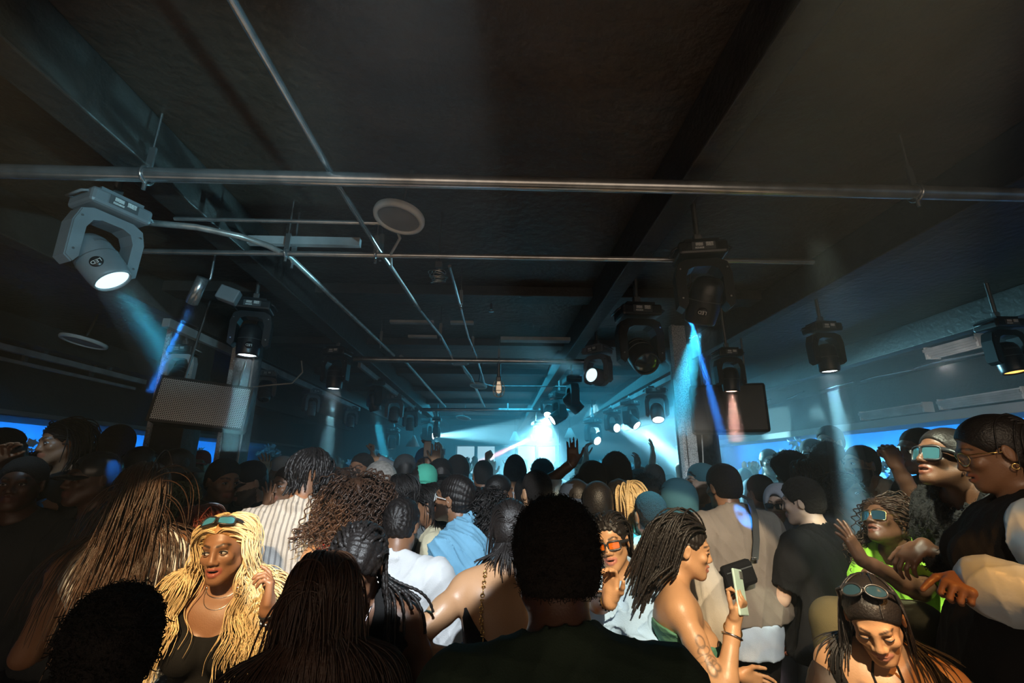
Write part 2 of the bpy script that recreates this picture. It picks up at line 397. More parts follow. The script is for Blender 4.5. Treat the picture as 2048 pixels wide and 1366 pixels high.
# ------------------------------------------------------------------ moving head lights
def moving_head(x, y, z, s, pan, tilt, lab, lens=M_LENSOFF, case=M_BLACK, led=False, yoke=None, aim=None):
    """base on top at z, yoke, head tilted by tilt degrees from straight down; pan about z"""
    if aim is not None and not led and math.hypot(aim[0] - x, aim[1] - y) > .12: pan = math.degrees(math.atan2(aim[0] - x, -(aim[1] - y)))
    t = empty('moving_head_light', (x, y, z), R(pan), lab, 'stage light'); t.scale = (s, s, s)
    MB().box((0, 0, -.06), (.34, .26, .10), bev=.02).box((0, 0, .0), (.24, .2, .03)).build('base', case, t)
    b = MB(); b.box((0, -.131, -.055), (.16, .004, .06)); pn = b.build('display_panel', M_GREY, t.children[0])
    MB().box((-.03, -.1345, -.045), (.05, .003, .025)).box((.04, -.1345, -.045), (.05, .003, .03)).box((-.03, -.1345, -.072), (.06, .003, .012)).build('label', M_LABEL, t.children[0])
    for sx in (-1, 1):
        MB().tube([(sx * .17, -.08, -.04), (sx * .2, -.08, -.055), (sx * .2, .08, -.055), (sx * .17, .08, -.04)], .009, 8).build('handle', yoke or case, t)
    MB().tube([(0, 0, .0), (0, 0, (CZ - z) / s)], .02, 10).box((0, 0, .06), (.06, .05, .07), bev=.008).build('clamp', M_STEEL, t)
    # yoke
    y_ = MB(); P = []
    for i in range(13):
        a = math.pi * i / 12; P.append((-math.cos(a) * .17, -.15 - math.sin(a) * -.0 + 0, 0))
    out = [(-.19, -.47), (-.195, -.24), (-.17, -.15), (-.11, -.12), (.11, -.12), (.17, -.15), (.195, -.24), (.19, -.47), (.15, -.50), (.128, -.46), (.13, -.26), (.105, -.20), (.06, -.18), (-.06, -.18), (-.105, -.20), (-.13, -.26), (-.128, -.46), (-.15, -.50)]
    T = Matrix(((1, 0, 0, 0), (0, 0, 1, 0), (0, 1, 0, 0), (0, 0, 0, 1)))
    for y0, y1, k in ((-.055, .055, 1.), (-.065, .065, .97)):
        y_.prism([(a * k, (c_ + .3) * k - .3) for a, c_ in out][::-1], y0, y1, T)
    yo = y_.build('yoke', yoke or case, t)
    bt = MB()
    for sx in (-1, 1):
        for zz in (-.2, -.42): bt.tube([(sx * .16, -.07, zz), (sx * .16, -.064, zz)], .007, 8)
    bt.build('bolts', M_STEEL, yo)
    # head, local z pointing out of the lens
    d = Vector((0, -math.sin(R(tilt)), -math.cos(R(tilt)))) if aim is None else Matrix.Rotation(-R(pan), 3, 'Z') @ (Vector(aim) - Vector((x, y, z - .42 * s))).normalized()
    H = frame_to(d, (0, 0, 1), (0, 0, -.42))
    h = MB()
    h.lathe([(0, -.17), (.05, -.168), (.085, -.15), (.105, -.11), (.112, -.05), (.115, .03), (.112, .10), (.106, .15), (.10, .165), (.093, .168), (.09, .15)], 32, H)
    h.box((0, 0, -.03), (.2, .14, .12), H, bev=.03)
    hd = h.build('head', case, t)
    v = MB()
    for i in range(7): v.torus((0, 0, -.12 + .008 * i), .098 + .002 * i, .0025, H, n=14, m=4, a0=.6, a1=2.5)
    v.build('vent', M_GREY, hd)
    MB().torus((0, 0, -.0), .115, .003, H, n=32, m=6).build('seam', M_GREY, hd)
    MB().lathe([(.092, .15), (.06, .158), (0, .162)], 28, H).build('lens', lens, hd)
    if led:
        nv = Matrix.Rotation(-R(pan), 3, 'Z') @ (Vector((0, 0, CAM_Z)) - Vector((x, y, z))); nv = (nv - d * nv.dot(d)).normalized()
        T2 = Matrix((d.cross(nv), d, nv)).transposed().to_4x4(); T2.translation = Vector((0, 0, -.42)) + d * .075 + nv * .1165
        MB().lathe([(0, .0015), (.034, .001), (.036, -.004)], 24, T2).build('badge', mat('badge_dark', (.02, .02, .022), rough=.3), hd)
        text_mesh('lettering', 'LED', .034, emi('badge_print', (.5, .5, .5), .15) if False else M_WHITE, hd, T2 @ Matrix.Translation((0, 0, .0015)), .001)
    t['lens_world'] = 0
    P0 = Vector((x, y, z)) + Matrix.Rotation(R(pan), 3, 'Z') @ (Vector((0, 0, -.42)) * s)
    dw = Matrix.Rotation(R(pan), 3, 'Z') @ d
    del t['lens_world']
    return P0 + dw * (.19 * s), dw
BEAMS = []
def head_spot(P, d, power, angle, color=CYAN, blend=.25, size=.03):
    return spot('stage_beam_and_fill', P, P + d, power, angle, color, blend, size)
M_CASE = mat('satin_grey_casing', (.20, .22, .235), rough=.4, spec=.6, bump=.08, bscale=300)
M_PALEYOKE = mat('pale_yoke', (.55, .56, .56), rough=.4)
# left beam row (x about -1.3)
p, d = moving_head(-1.39, 1.52, 2.74, .56, 66, 0, 'big grey stage light nearest the camera at top left, marked LED', M_LENSDIM, M_CASE, led=180, aim=(-1.02, 1.60, 2.05))
head_spot(p, d, 60, 16, CYAN); BEAMS.append((p, d, .36, .06, .10, .9))
p, d = moving_head(-1.36, 2.5, 2.72, .54, 15, 0, 'dark stage light with a lit lens pointing straight down, second on the left row', M_LENS, M_BLACK, led=180, aim=(-1.36, 2.51, 0))
head_spot(p, d, 120, 14, ICE); BEAMS.append((p, d, .5, .06, .12, 1.))
p, d = moving_head(-1.26, 3.62, 2.74, .56, -10, 0, 'dark stage light pointing down, third on the left row beside the middle cross pipe', M_LENS, M_BLACK, aim=(-1.26, 3.62, 0))
head_spot(p, d, 130, 12, ICE); BEAMS.append((p, d, .6, .06, .14, .9))
p, d = moving_head(-1.28, 4.95, 2.74, .58, 20, 0, 'dark stage light tilted forward, fourth on the left row', M_LENSDIM, M_BLACK, aim=(-.7, 5.4, 0))
head_spot(p, d, 220, 14, CYAN); BEAMS.append((p, d, .6, .07, .15, .8))
moving_head(-1.28, 6.0, 2.74, .6, 0, 0, 'grey stage light hanging straight, fifth on the left row', M_LENSOFF, M_CASE, aim=(-1.28, 5.6, 1))
moving_head(-1.3, 7.3, 2.74, .6, 30, 0, 'small grey stage light, sixth on the left row in the haze', M_LENSOFF, M_CASE, aim=(-1.2, 7.3, 1))
# bright lamps firing across the haze
p, d = moving_head(-1.3, 9.3, 2.78, .8, 0, 0, 'bright stage light firing sideways across the haze from the left', M_LENS, M_BLACK, aim=(2.5, 8.3, 2.5))
head_spot(p, d, 9000, 20, ICE, .5)
p, d = moving_head(-1.0, 8.3, 2.70, .6, 0, 0, 'small bright stage light sending a narrow beam down at the back left', M_LENS, M_BLACK, aim=(-.75, 8.3, 0))
head_spot(p, d, 14000, 6, ICE)
# right beam row (x about .82)
p, d = moving_head(.93, 1.85, 2.78, .62, -10, 0, 'big black stage light right of centre with a pale beam below it', M_LENSDIM, M_BLACK, led=180, aim=(.72, 2.8, .9))
BEAMS.append((p, d, .52, .08, .18, .9)); head_spot(p, d, 520, 17, CYAN, .4)
p, d = moving_head(.86, 2.55, 2.74, .70, 30, 0, 'black stage light tilted towards the camera, second on the right row', M_LENSOFF, M_BLACK, aim=(.9, 1.6, 1.6))
p, d = moving_head(.84, 3.55, 2.76, .6, -65, 0, 'lit stage light turned sideways at the right end of the middle cross pipe', M_LENSDIM, M_CASE, aim=(-1.35, 1.45, 2.70))
head_spot(p, d, 130, 20, ICE, .6, .03)
moving_head(.83, 4.7, 2.74, .65, 70, 0, 'black stage light turned sideways, fourth on the right row', M_LENSOFF, M_BLACK, aim=(2.0, 4.8, 1.2))
p, d = moving_head(.83, 5.7, 2.74, .7, 0, 0, 'black stage light with a glowing lens aimed left, fifth on the right row', M_LENS, M_BLACK, aim=(-1.2, 5.2, 1.2))
head_spot(p, d, 240, 34, CYAN, .6)
p, d = moving_head(.80, 6.5, 2.86, .6, 0, 0, 'brightest stage light in the centre of the haze, aimed at the camera side', M_LENS, M_BLACK, aim=(.3, 5.2, 1.2))
head_spot(p, d, 2800, 60, ICE, .9, .06)
p, d = moving_head(.82, 8.6, 2.66, .6, 0, 0, 'small stage light sending a reddish beam down to the left', M_LENS, M_BLACK, aim=(-1.2, 8.2, 1.45))
head_spot(p, d, 40000, 6, (1, .42, .46), .2)
p, d = moving_head(1.05, 8.7, 2.66, .6, 0, 0, 'small stage light beside the reddish one pointing straight down', M_LENS, M_BLACK, aim=(1.05, 8.7, 0))
head_spot(p, d, 9000, 8, ICE, .2)
# outer right row (x about 1.95)
moving_head(1.93, 4.3, 2.74, .65, 90, 0, 'black stage light pointing down in front of the big hanging loudspeaker', M_LENSDIM, M_BLACK, aim=(1.93, 4.3, 0))
p, d = moving_head(1.93, 5.3, 2.74, .7, 20, 0, 'black stage light with a glowing lens, middle of the outer right row', M_LENS, M_BLACK, aim=(1.75, 4.6, 1.3))
head_spot(p, d, 300, 30, ICE, .5)
p, d = moving_head(1.92, 6.3, 2.74, .7, 0, 0, 'brightest lamp of the outer right row, firing a wide beam to the right', M_LENS, M_BLACK, aim=(3.0, 4.9, 1.0))
head_spot(p, d, 9000, 22, ICE, .6, .05)
p, d = moving_head(1.92, 7.3, 2.74, .7, 0, 0, 'stage light behind the brightest lamp of the outer right row', M_LENS, M_BLACK, aim=(2.4, 6.0, 2.2))
head_spot(p, d, 1600, 40, ICE, .6, .05)
moving_head(1.75, 8.0, 2.66, .8, 0, 0, 'last grey stage light of the outer right row', M_LENS, M_CASE, aim=(2.2, 7.0, 1.8))
# outer left row
moving_head(-2.25, 3.3, 2.66, .5, 10, 0, 'small stage light with a pale yoke above the tilted loudspeaker', M_LENSOFF, M_BLACK, yoke=M_PALEYOKE, aim=(-2.2, 2.8, 1.6))
moving_head(-2.2, 4.45, 2.72, .5, -20, 0, 'small grey stage light beside the top of the left steel column', M_LENSOFF, M_CASE, aim=(-2.0, 4.0, 1.5))
moving_head(-2.2, 5.6, 2.74, .55, 60, 0, 'dark grey stage light hanging from the left outer track', M_LENSOFF, M_CASE, aim=(-2.2, 5.6, 0))
moving_head(-2.2, 7.2, 2.74, .55, 0, 0, 'slim grey stage light farther along the left outer track', M_LENSOFF, M_CASE, aim=(-2.0, 6.9, 0))
p, d = moving_head(-2.0, 9.4, 2.6, .7, 0, 0, 'tiny stage light low in the dark at the back left', M_LENSDIM, M_BLACK, aim=(-2.0, 9.3, 0))
head_spot(p, d, 120, 12, ICE)
# far right and far left
p, d = moving_head(2.06, 2.65, 2.68, .52, 0, 0, 'stage light on the right with a white lens and a narrow beam straight down', M_LENS, M_BLACK, aim=(2.07, 2.66, 0))
BEAMS.append((p, d, .95, .06, .12, 1.1)); head_spot(p, d, 480, 9, ICE, .3)
p, d = moving_head(1.62, 3.0, 2.60, .5, 0, 0, 'small lamp with a warm lens in front of the hanging loudspeaker', emi('warm_lens', (1, .6, .45), 6), M_BLACK, aim=(1.55, 3.05, 0))
head_spot(p, d, 160, 16, (1, .5, .4), .3); BEAMS.append((p, d, .32, .035, .07, 1.4))
moving_head(-3.35, 2.9, 2.74, .6, 40, 0, 'almost unlit stage light at the far left edge', M_LENSOFF, M_BLACK, aim=(-3.3, 3.2, 1))
moving_head(-2.9, 2.3, 2.74, .7, 40, 0, 'almost unlit stage light near the far left rails', M_LENSOFF, M_BLACK, aim=(-3.3, 3.2, 1))
moving_head(3.3, 2.7, 2.74, .6, 0, 0, 'dim amber lamp under the ceiling at the far right', emi('amber_lens', (1, .5, .1), 2.5), M_BLACK, aim=(3.3, 2.4, 0))

# small blue narrow spots
def pin_spot(loc, aim, lab):
    t = empty('pin_spot', loc, 0, lab, 'spotlight')
    d = (Vector(aim) - Vector(loc)).normalized(); H = frame_to(d)
    MB().lathe([(0, -.07), (.026, -.068), (.028, .07), (.022, .074), (.02, .06)], 18, H).build('barrel', M_PIPE, t)
    MB().lathe([(.02, .06), (0, .062)], 16, H).build('lens', emi('blue_lens', (.1, .4, 1), 6), t)
    MB().tube([(0, 0, .0), (.05, 0, .06), (.05, 0, CZ - loc[2])], .006, 6).build('bracket', M_STEEL, t)
    MB().box((.13, 0, .03), (.09, .06, .07), Euler((0, .3, .3)).to_matrix().to_4x4(), bev=.006).build('power_box', M_CASE, t)
    return Vector(loc) + d * .08, d
p, d = pin_spot(at(395, 580, 2.1), at(330, 720, 2.25), 'slim silver pin spot with a narrow blue beam at upper left')
head_spot(p, d, 1100, 4, BLUE, .2, .01); BEAMS.append((p, d, .5, .02, .04, 1.6))
p, d = pin_spot(at(1366, 585, 2.3), at(1452, 900, 2.55), 'slim pin spot with a narrow blue beam beside the big black stage light')
head_spot(p, d, 2000, 4, BLUE, .2, .01); BEAMS.append((p, d, .9, .03, .06, 1.4))

# ------------------------------------------------------------------ loudspeakers
def loudspeaker(loc, rot, w, h, dp, lab, front=True):
    t = empty('loudspeaker', loc, 0, lab, 'speaker'); t.rotation_euler = rot
    MB().box((0, .0, 0), (w, dp, h), bev=.02).build('cabinet', M_BLACK, t)
    if front:
        n = mat('perforated_grille', (.03, .03, .03))
        if 'done' not in n:
            n['done'] = 1
            nt = n.node_tree; N = nt.nodes; L = nt.links; b = N['Principled BSDF']
            for l in list(b.inputs['Base Color'].links): L.remove(l)
            tc = N.new('ShaderNodeTexCoord'); mp = N.new('ShaderNodeMapping'); mp.inputs['Scale'].default_value = (88, 1, 88)
            L.new(tc.outputs['Object'], mp.inputs[0])
            sx = N.new('ShaderNodeSeparateXYZ'); L.new(mp.outputs[0], sx.inputs[0])
            def mth(op, a, b_=None, c_=None):
                q = N.new('ShaderNodeMath'); q.operation = op
                for i, v in enumerate((a, b_, c_)):
                    if v is None: continue
                    if hasattr(v, 'links') or hasattr(v, 'is_linked'): L.new(v, q.inputs[i])
                    else: q.inputs[i].default_value = v
                return q.outputs[0]
            row = mth('FLOOR', sx.outputs[2]); odd = mth('MULTIPLY', mth('MODULO', row, 2.), .5)
            fx = mth('SUBTRACT', mth('FRACT', mth('ADD', sx.outputs[0], odd)), .5); fz = mth('SUBTRACT', mth('FRACT', sx.outputs[2]), .5)
            dd = mth('ADD', mth('MULTIPLY', fx, fx), mth('MULTIPLY', fz, fz)); hole = mth('LESS_THAN', dd, .11)
            mx = N.new('ShaderNodeMix'); mx.data_type = 'RGBA'; mx.inputs[6].default_value = (.75, .78, .78, 1); mx.inputs[7].default_value = (.008, .008, .008, 1)
            L.new(hole, mx.inputs[0]); L.new(mx.outputs[2], b.inputs['Base Color']); b.inputs['Roughness'].default_value = .32; b.inputs['Metallic'].default_value = .5
        MB().box((0, -dp / 2 - .004, 0), (w - .03, .01, h - .03), bev=.003).build('grille', n, t)
        fr = MB()
        for sx_ in (-1, 1): fr.box((sx_ * (w / 2 - .008), -dp / 2 - .006, 0), (.014, .012, h))
        for sz in (-1, 1): fr.box((0, -dp / 2 - .006, sz * (h / 2 - .008)), (w, .012, .014))
        fr.build('rim', M_BLACK, t)
    for sx_ in (-1, 1): MB().tube([(sx_ * w * .3, 0, h / 2), (sx_ * w * .3, 0, CZ - loc[2])], .008, 6).build('hanger', M_STEEL, t)
    return t
loudspeaker(at(388, 808, 3.05) + Vector((0, .12, 0)), (R(-4), R(5), R(22)), .54, .30, .2, 'tilted black loudspeaker with a perforated grille hanging at left')
loudspeaker(at(1474, 815, 3.3) + Vector((0, .15, 0)), (0, R(1), R(-22)), .52, .36, .30, 'big dark loudspeaker hanging at right before the wide column, seen from behind', front=False)

# ------------------------------------------------------------------ steel and round columns
M_EDGE = mat('chipped_white_edge', (.85, .87, .87), rough=.6, bump=1., bscale=90, var=.5, vscale=120)
M_SLATE = mat('slate_column', (.07, .085, .09), rough=.5, bump=.5, bscale=40, var=.4, vscale=30)
def column(x, y, w, dp, lab, edge_side, m=M_SLATE):
    t = empty('steel_column', (x, y, 0), 0, lab, 'column')
    MB().box((0, 0, CZ / 2), (w, dp, CZ), bev=.004).build('web', m, t)
    b = MB(); b.box((edge_side * (w / 2 + .012), -dp / 2 + .01, CZ / 2), (.03, .06, CZ), bev=.003); b.build('flange', M_EDGE, t)
    return t
column(-1.99, 3.7, .13, .16, 'dark steel column with a chipped white edge beside the left loudspeaker', -1)
MB_ = MB().tube([(-1.905, 3.6, 2.9), (-1.90, 3.6, 2.3), (-1.905, 3.6, 1.5), (-1.9, 3.6, .3)], .007, 8)
tag(MB_.build('cable', M_WCABLE), 'pale cable running down the right face of the left steel column', 'cable')
rr = [(-1.9, 3.6, 2.3)]
tag(MB().tube([(-1.895, 3.6, 2.36), (-1.87, 3.6, 2.42), (-1.75, 3.62, 2.44), (-1.6, 3.65, 2.46), (-1.55, 3.7, 2.56), (-1.58, 3.72, 2.66)], .006, 8).build('cable', M_WCABLE), 'pale cable curling from the left steel column up to the track', 'cable')
column(-2.32, 3.5, .22, .2, 'black column behind the left loudspeaker', -1, M_BEAM)
column(1.60, 3.75, .10, .12, 'white chipped steel column right of centre under the hanging loudspeaker', -1, M_EDGE)
t = empty('round_column', (1.93, 4.3, 0), 0, 'wide round teal-lit column right of the white steel column', 'column')
MB().lathe([(.2, 0), (.2, .1), (.185, .12), (.185, 2.8), (.22, 2.85), (.22, CZ)], 32).build('shaft', M_SLATE, t)
tag(MB().tube([at(1400, 720, 3.6), at(1415, 760, 3.6), at(1402, 800, 3.6), at(1404, 870, 3.6), at(1408, 960, 3.6)], .006, 8).build('cable', M_WCABLE), 'pale cable looping down beside the white steel column', 'cable')

# ------------------------------------------------------------------ right soffit equipment, far booth
def slot_diffuser(c, L_, lab, m=M_STRIP):
    t = empty('slot_diffuser', c, 0, lab, 'air diffuser')
    b = MB()
    for i in range(4): b.box((-.03 - .02 * i, 0, .02 * i), (.012, L_, .03))
    b.build('blade', m, t)
    b = MB(); b.box((0, -L_ / 2, .04), (.14, .02, .12)).box((0, L_ / 2, .04), (.14, .02, .12)).box((.04, 0, .09), (.03, L_, .03)).box((.04, 0, .0), (.03, L_, .02)); b.build('frame', mat('pale_frame_paint', (.75, .73, .70)), t)
    return t
slot_diffuser((5.14, 4.55, 2.47), .85, 'louvred slot unit on the right soffit above the sunglasses woman')
slot_diffuser((5.14, 5.65, 2.47), .95, 'louvred slot unit farther back on the right soffit')
slot_diffuser((4.4, 4.0, 2.88), .5, 'short grey slot unit under the ceiling at far right')
rng = random.Random(8)
for i in range(9):
    y = 3.2 + i * .75
    tag(MB().tube([(4.5 + .15 * math.sin(i), y, 2.86), (4.45, y + .35, 2.84), (4.62, y + .75, 2.87)], .012, 8).build('ceiling_duct', M_PIPE), 'thin metal conduit piece under the ceiling above the right soffit', 'pipe', 'conduit pieces above the right soffit')
# booth at the back: counter, lit shelves and windows
b = empty('bar_shelf', (.6, 12.6, 0), 0, 'lit white shelving at the far end of the room behind the crowd', 'shelf')
M_GLOW = emi('booth_glow', (.5, .85, 1.), 1.1)
fr = MB()
for x in (-1.6, -1.05, -.5, .05, .6, 1.15): fr.box((x, 0, 1.95), (.05, .3, 1.1))
for z in (1.45, 2.45): fr.box((-.2, 0, z), (2.9, .3, .06))
fr.build('frame', M_WALL, b)
for x in (-1.32, -.77, .33, .88): MB().box((x, .12, 1.95), (.46, .03, .9)).build('panel', M_GLOW, b)
for i in range(14):
    x = -1.5 + rng.random() * 2.5
    t = tag(MB().lathe([(0, 0), (.035, 0), (.035, .16), (.014, .2), (.012, .27), (0, .27)], 10, Matrix.Translation((.6 + x, 12.5, 1.48))).build('bottle', mat('bottle_%d' % (i % 3), [(.1, .2, .1), (.3, .15, .05), (.5, .55, .6)][i % 3], rough=.1)), 'small bottle standing on the lit shelving at the far end', 'bottle', 'bottles on the far shelving')
# hanging glasses and cone shades at the back left
for (px, py, Y) in ((826, 882, 8.5), (1030, 872, 10.5), (1140, 866, 9.5)):
    p = at(px, py, Y)
    t = empty('pendant_shade', p, 0, {826: 'white square pendant shade at the back left', 1030: 'white flat pendant shade in the central haze', 1140: 'small round pendant left of the outer right row'}[px], 'lamp')
    MB().lathe([(.03, .1), (.13, -.1), (.12, -.1), (.02, .09)], 4 if px != 1140 else 16).build('shade', M_WHITE, t)
    MB().tube([(0, 0, .1), (0, 0, CZ - p.z)], .004, 6).build('cord', M_CABLE, t)
# ------------------------------------------------------------------ implicit surface mesher (blocks + surface nets)
def v3(*a): return np.array(a, dtype=np.float32)
def smin(a, b, k):
    h = np.maximum(k - np.abs(a - b), 0) / k
    return np.minimum(a, b) - h * h * k * .25
class Field:
    def __init__(s): s.P = []; s.noise = None
    def _add(s, fn, lo, hi, k, op): s.P.append((fn, np.asarray(lo, float), np.asarray(hi, float), k, op)); return s
    def rc(s, a, b, ra, rb, k=.02, op=0):
        a, b = v3(*a), v3(*b); ab = b - a; l2 = max(float(ab @ ab), 1e-9)
        def fn(P):
            pa = P - a; t = np.clip(pa @ ab / l2, 0, 1)[:, None]
            return np.sqrt(((pa - t * ab) ** 2).sum(1)) - (ra + (rb - ra) * t[:, 0])
        r = max(ra, rb)
        return s._add(fn, np.minimum(a, b) - r, np.maximum(a, b) + r, k, op)
    def el(s, c, r, Rm=None, k=.02, op=0):
        c = v3(*c); r = v3(*r); Rm = None if Rm is None else np.asarray(Rm, dtype=np.float32)
        def fn(P):
            L = P - c
            if Rm is not None: L = L @ Rm
            k0 = np.sqrt(((L / r) ** 2).sum(1)); k1 = np.sqrt(((L / (r * r)) ** 2).sum(1)) + 1e-6
            return k0 * (k0 - 1) / k1
        e = float(max(r)) if Rm is not None else r
        return s._add(fn, c - e, c + e, k, op)
    def box(s, c, h, rad, Rm=None, k=.02, op=0):
        c = v3(*c); h = v3(*h) - rad; Rm = None if Rm is None else np.asarray(Rm, dtype=np.float32)
        def fn(P):
            L = P - c
            if Rm is not None: L = L @ Rm
            q = np.abs(L) - h
            return np.sqrt((np.maximum(q, 0) ** 2).sum(1)) + np.minimum(q.max(1), 0) - rad
        e = float(np.linalg.norm(h)) + rad
        return s._add(fn, c - e, c + e, k, op)
    def plane(s, p, n, k=.004):          # keep the side away from n
        p, n = v3(*p), v3(*n); n = n / np.linalg.norm(n)
        return s._add(lambda P: (P - p) @ n, (-99,) * 3, (99,) * 3, k, 2)
    def ev(s, P, idx=None):
        F = np.full(len(P), .2, dtype=np.float32)
        for i in (range(len(s.P)) if idx is None else idx):
            fn, lo, hi, k, op = s.P[i]; d = fn(P)
            if op == 0: F = smin(F, d, k)
            elif op == 1: F = -smin(-F, d, k)
            elif op == 2: F = -smin(-F, -d, k)
        if s.noise is not None: F = F + s.noise(P)
        return F
    def mesh(s, h, n=12):
        U = [(lo, hi) for fn, lo, hi, k, op in s.P if op == 0]
        lo = np.min([u[0] for u in U], 0) - .04; hi = np.max([u[1] for u in U], 0) + .04
        B = n * h; nb = np.ceil((hi - lo) / B).astype(int) + 1
        occ = np.zeros(nb, bool)
        for a, b in U:
            i0 = np.maximum(((a - lo - .02) / B).astype(int), 0); i1 = np.minimum(((b - lo + .02) / B).astype(int), nb - 1)
            occ[i0[0]:i1[0] + 1, i0[1]:i1[1] + 1, i0[2]:i1[2] + 1] = True
        blocks = np.argwhere(occ)
        C = (lo + (blocks + .5) * B).astype(np.float32)
        keep = np.abs(s.ev(C)) < B * 1.25 + .02
        blocks = blocks[keep]
        NC = nb * n
        g = np.arange(n + 1) * h
        gx, gy, gz = np.meshgrid(g, g, g, indexing='ij'); G = np.stack([gx.ravel(), gy.ravel(), gz.ravel()], 1)
        ids = []; pts = []; quads = []
        key = lambda I: (I[:, 0].astype(np.int64) * NC[1] + I[:, 1]) * NC[2] + I[:, 2]
        cor = np.array([(i, j, k) for i in (0, 1) for j in (0, 1) for k in (0, 1)])
        edges = [(a, b) for a in range(8) for b in range(a + 1, 8) if np.abs(cor[a] - cor[b]).sum() == 1]
        for bl in blocks:
            o = lo + bl * B
            idx = [i for i, (fn, a, b, k, op) in enumerate(s.P) if np.all(a - k - 2 * h < o + B) and np.all(b + k + 2 * h > o)]
            if not any(s.P[i][4] == 0 for i in idx): continue
            F = s.ev((G + o).astype(np.float32), idx).reshape(n + 1, n + 1, n + 1)
            I = F < 0
            if I.all() or not I.any(): continue
            cnt = sum(I[c[0]:n + c[0], c[1]:n + c[1], c[2]:n + c[2]].astype(np.int8) for c in cor)
            A = np.argwhere((cnt > 0) & (cnt < 8))
            if len(A) == 0: continue
            vals = [F[A[:, 0] + c[0], A[:, 1] + c[1], A[:, 2] + c[2]] for c in cor]
            acc = np.zeros((len(A), 3)); w = np.zeros(len(A))
            for a, b in edges:
                m = (vals[a] < 0) != (vals[b] < 0)
                t = np.where(m, vals[a] / np.where(m, vals[a] - vals[b], 1), 0)
                acc += np.where(m[:, None], cor[a] + t[:, None] * (cor[b] - cor[a]), 0); w += m
            pts.append(o + (A + acc / w[:, None]) * h); base = bl * n
            ids.append(key(A + base))
            for ax in range(3):
                sl = [slice(0, n)] * 3; s2 = [slice(0, n)] * 3; s2[ax] = slice(1, n + 1)
                m = I[tuple(sl)] != I[tuple(s2)]
                E_ = np.argwhere(m)
                if len(E_) == 0: continue
                b1, b2 = (ax + 1) % 3, (ax + 2) % 3
                d1 = np.zeros(3, int); d1[b1] = 1; d2 = np.zeros(3, int); d2[b2] = 1
                Eg = E_ + base
                q = np.stack([key(Eg - d1 - d2), key(Eg - d2), key(Eg), key(Eg - d1)], 1)
                ins = I[tuple(sl)][m]
                q[~ins] = q[~ins][:, ::-1]
                quads.append(q)
        if not pts: return np.zeros((0, 3)), np.zeros((0, 4), int)
        ids = np.concatenate(ids); P = np.concatenate(pts); Q = np.concatenate(quads)
        u, first = np.unique(ids, return_index=True); P = P[first]
        j = np.searchsorted(u, Q); j = np.minimum(j, len(u) - 1)
        ok = (u[j] == Q).all(1)
        return P, j[ok]

def tubes(name, X, Rd, m, parent, sides=5, col=None):
    """X (N,M,3) strand points, Rd (N,M) radii -> one mesh"""
    X = np.asarray(X, float); N_, M_, _ = X.shape
    T = np.gradient(X, axis=1); T /= np.linalg.norm(T, axis=2, keepdims=True) + 1e-9
    ref = np.array([.31, .87, .12]); U = np.cross(T, ref); U /= np.linalg.norm(U, axis=2, keepdims=True) + 1e-9
    W = np.cross(T, U)
    a = np.arange(sides) * 2 * np.pi / sides
    V = X[:, :, None] + (U[:, :, None] * np.cos(a)[None, None, :, None] + W[:, :, None] * np.sin(a)[None, None, :, None]) * Rd[:, :, None, None]
    V = V.reshape(-1, 3)
    n0 = (np.arange(N_) * M_ * sides)[:, None, None]; r0 = (np.arange(M_ - 1) * sides)[None, :, None]; k = np.arange(sides)[None, None, :]; k2 = (k + 1) % sides
    F = np.stack(np.broadcast_arrays(n0 + r0 + k, n0 + r0 + k2, n0 + r0 + sides + k2, n0 + r0 + sides + k), -1).reshape(-1, 4)
    me = npmesh(name, V, [F]); return link(name, me, m, parent)

def rotm(yaw=0., pitch=0., roll=0.):
    """columns = local axes; yaw turns to the person's left (+), pitch tips the face down (+), roll leans to the right (+)"""
    return np.array(Matrix.Rotation(R(yaw), 3, 'Z') @ Matrix.Rotation(R(-pitch), 3, 'X') @ Matrix.Rotation(R(roll), 3, 'Y'))

SKIN = {'deep': (.085, .036, .019), 'dark': (.14, .062, .032), 'brown': (.26, .125, .065), 'tan': (.46, .25, .13), 'light': (.55, .36, .26)}
def skin_mat(k): return mat('skin_' + k, SKIN[k], rough=.42, spec=.5, bump=.08, bscale=220, var=.08, attr='skin')
def cloth(name, c, rough=.85, **kw):
    kw.setdefault('bump', .25); kw.setdefault('bscale', 260); kw.setdefault('var', .1)
    return mat(name, c, rough=rough, sheen=0., **kw)
H_BLACK = mat('black_hair', (.014, .011, .010), rough=.42, spec=.4, bump=.3, bscale=160)
H_MATT = mat('matt_black_hair', (.020, .015, .012), rough=.85, spec=.25, bump=1., bscale=260)
H_BLOND = mat('blond_hair', (.72, .52, .26), rough=.4, bump=.2, bscale=120, var=.3, vscale=20)
H_RED = mat('auburn_hair', (.20, .030, .014), rough=.38, bump=.3, bscale=120, var=.4, vscale=14)
H_BROWN = mat('brown_hair', (.055, .026, .014), rough=.4, bump=.3, bscale=120, var=.4, vscale=14)
H_GREY = mat('grey_hair', (.26, .25, .23), rough=.6, bump=.5, bscale=120, var=.3, vscale=60)
M_EYE = mat('eye_white', (.5, .47, .44), rough=.15)
M_IRIS = mat('eye_iris', (.02, .01, .006), rough=.08)
M_TEETH = mat('teeth', (.85, .82, .75), rough=.25)
M_GOLD = mat('gold', (.9, .6, .2), rough=.2, metal=1)
M_SILVER = mat('silver', (.8, .8, .82), rough=.18, metal=1)

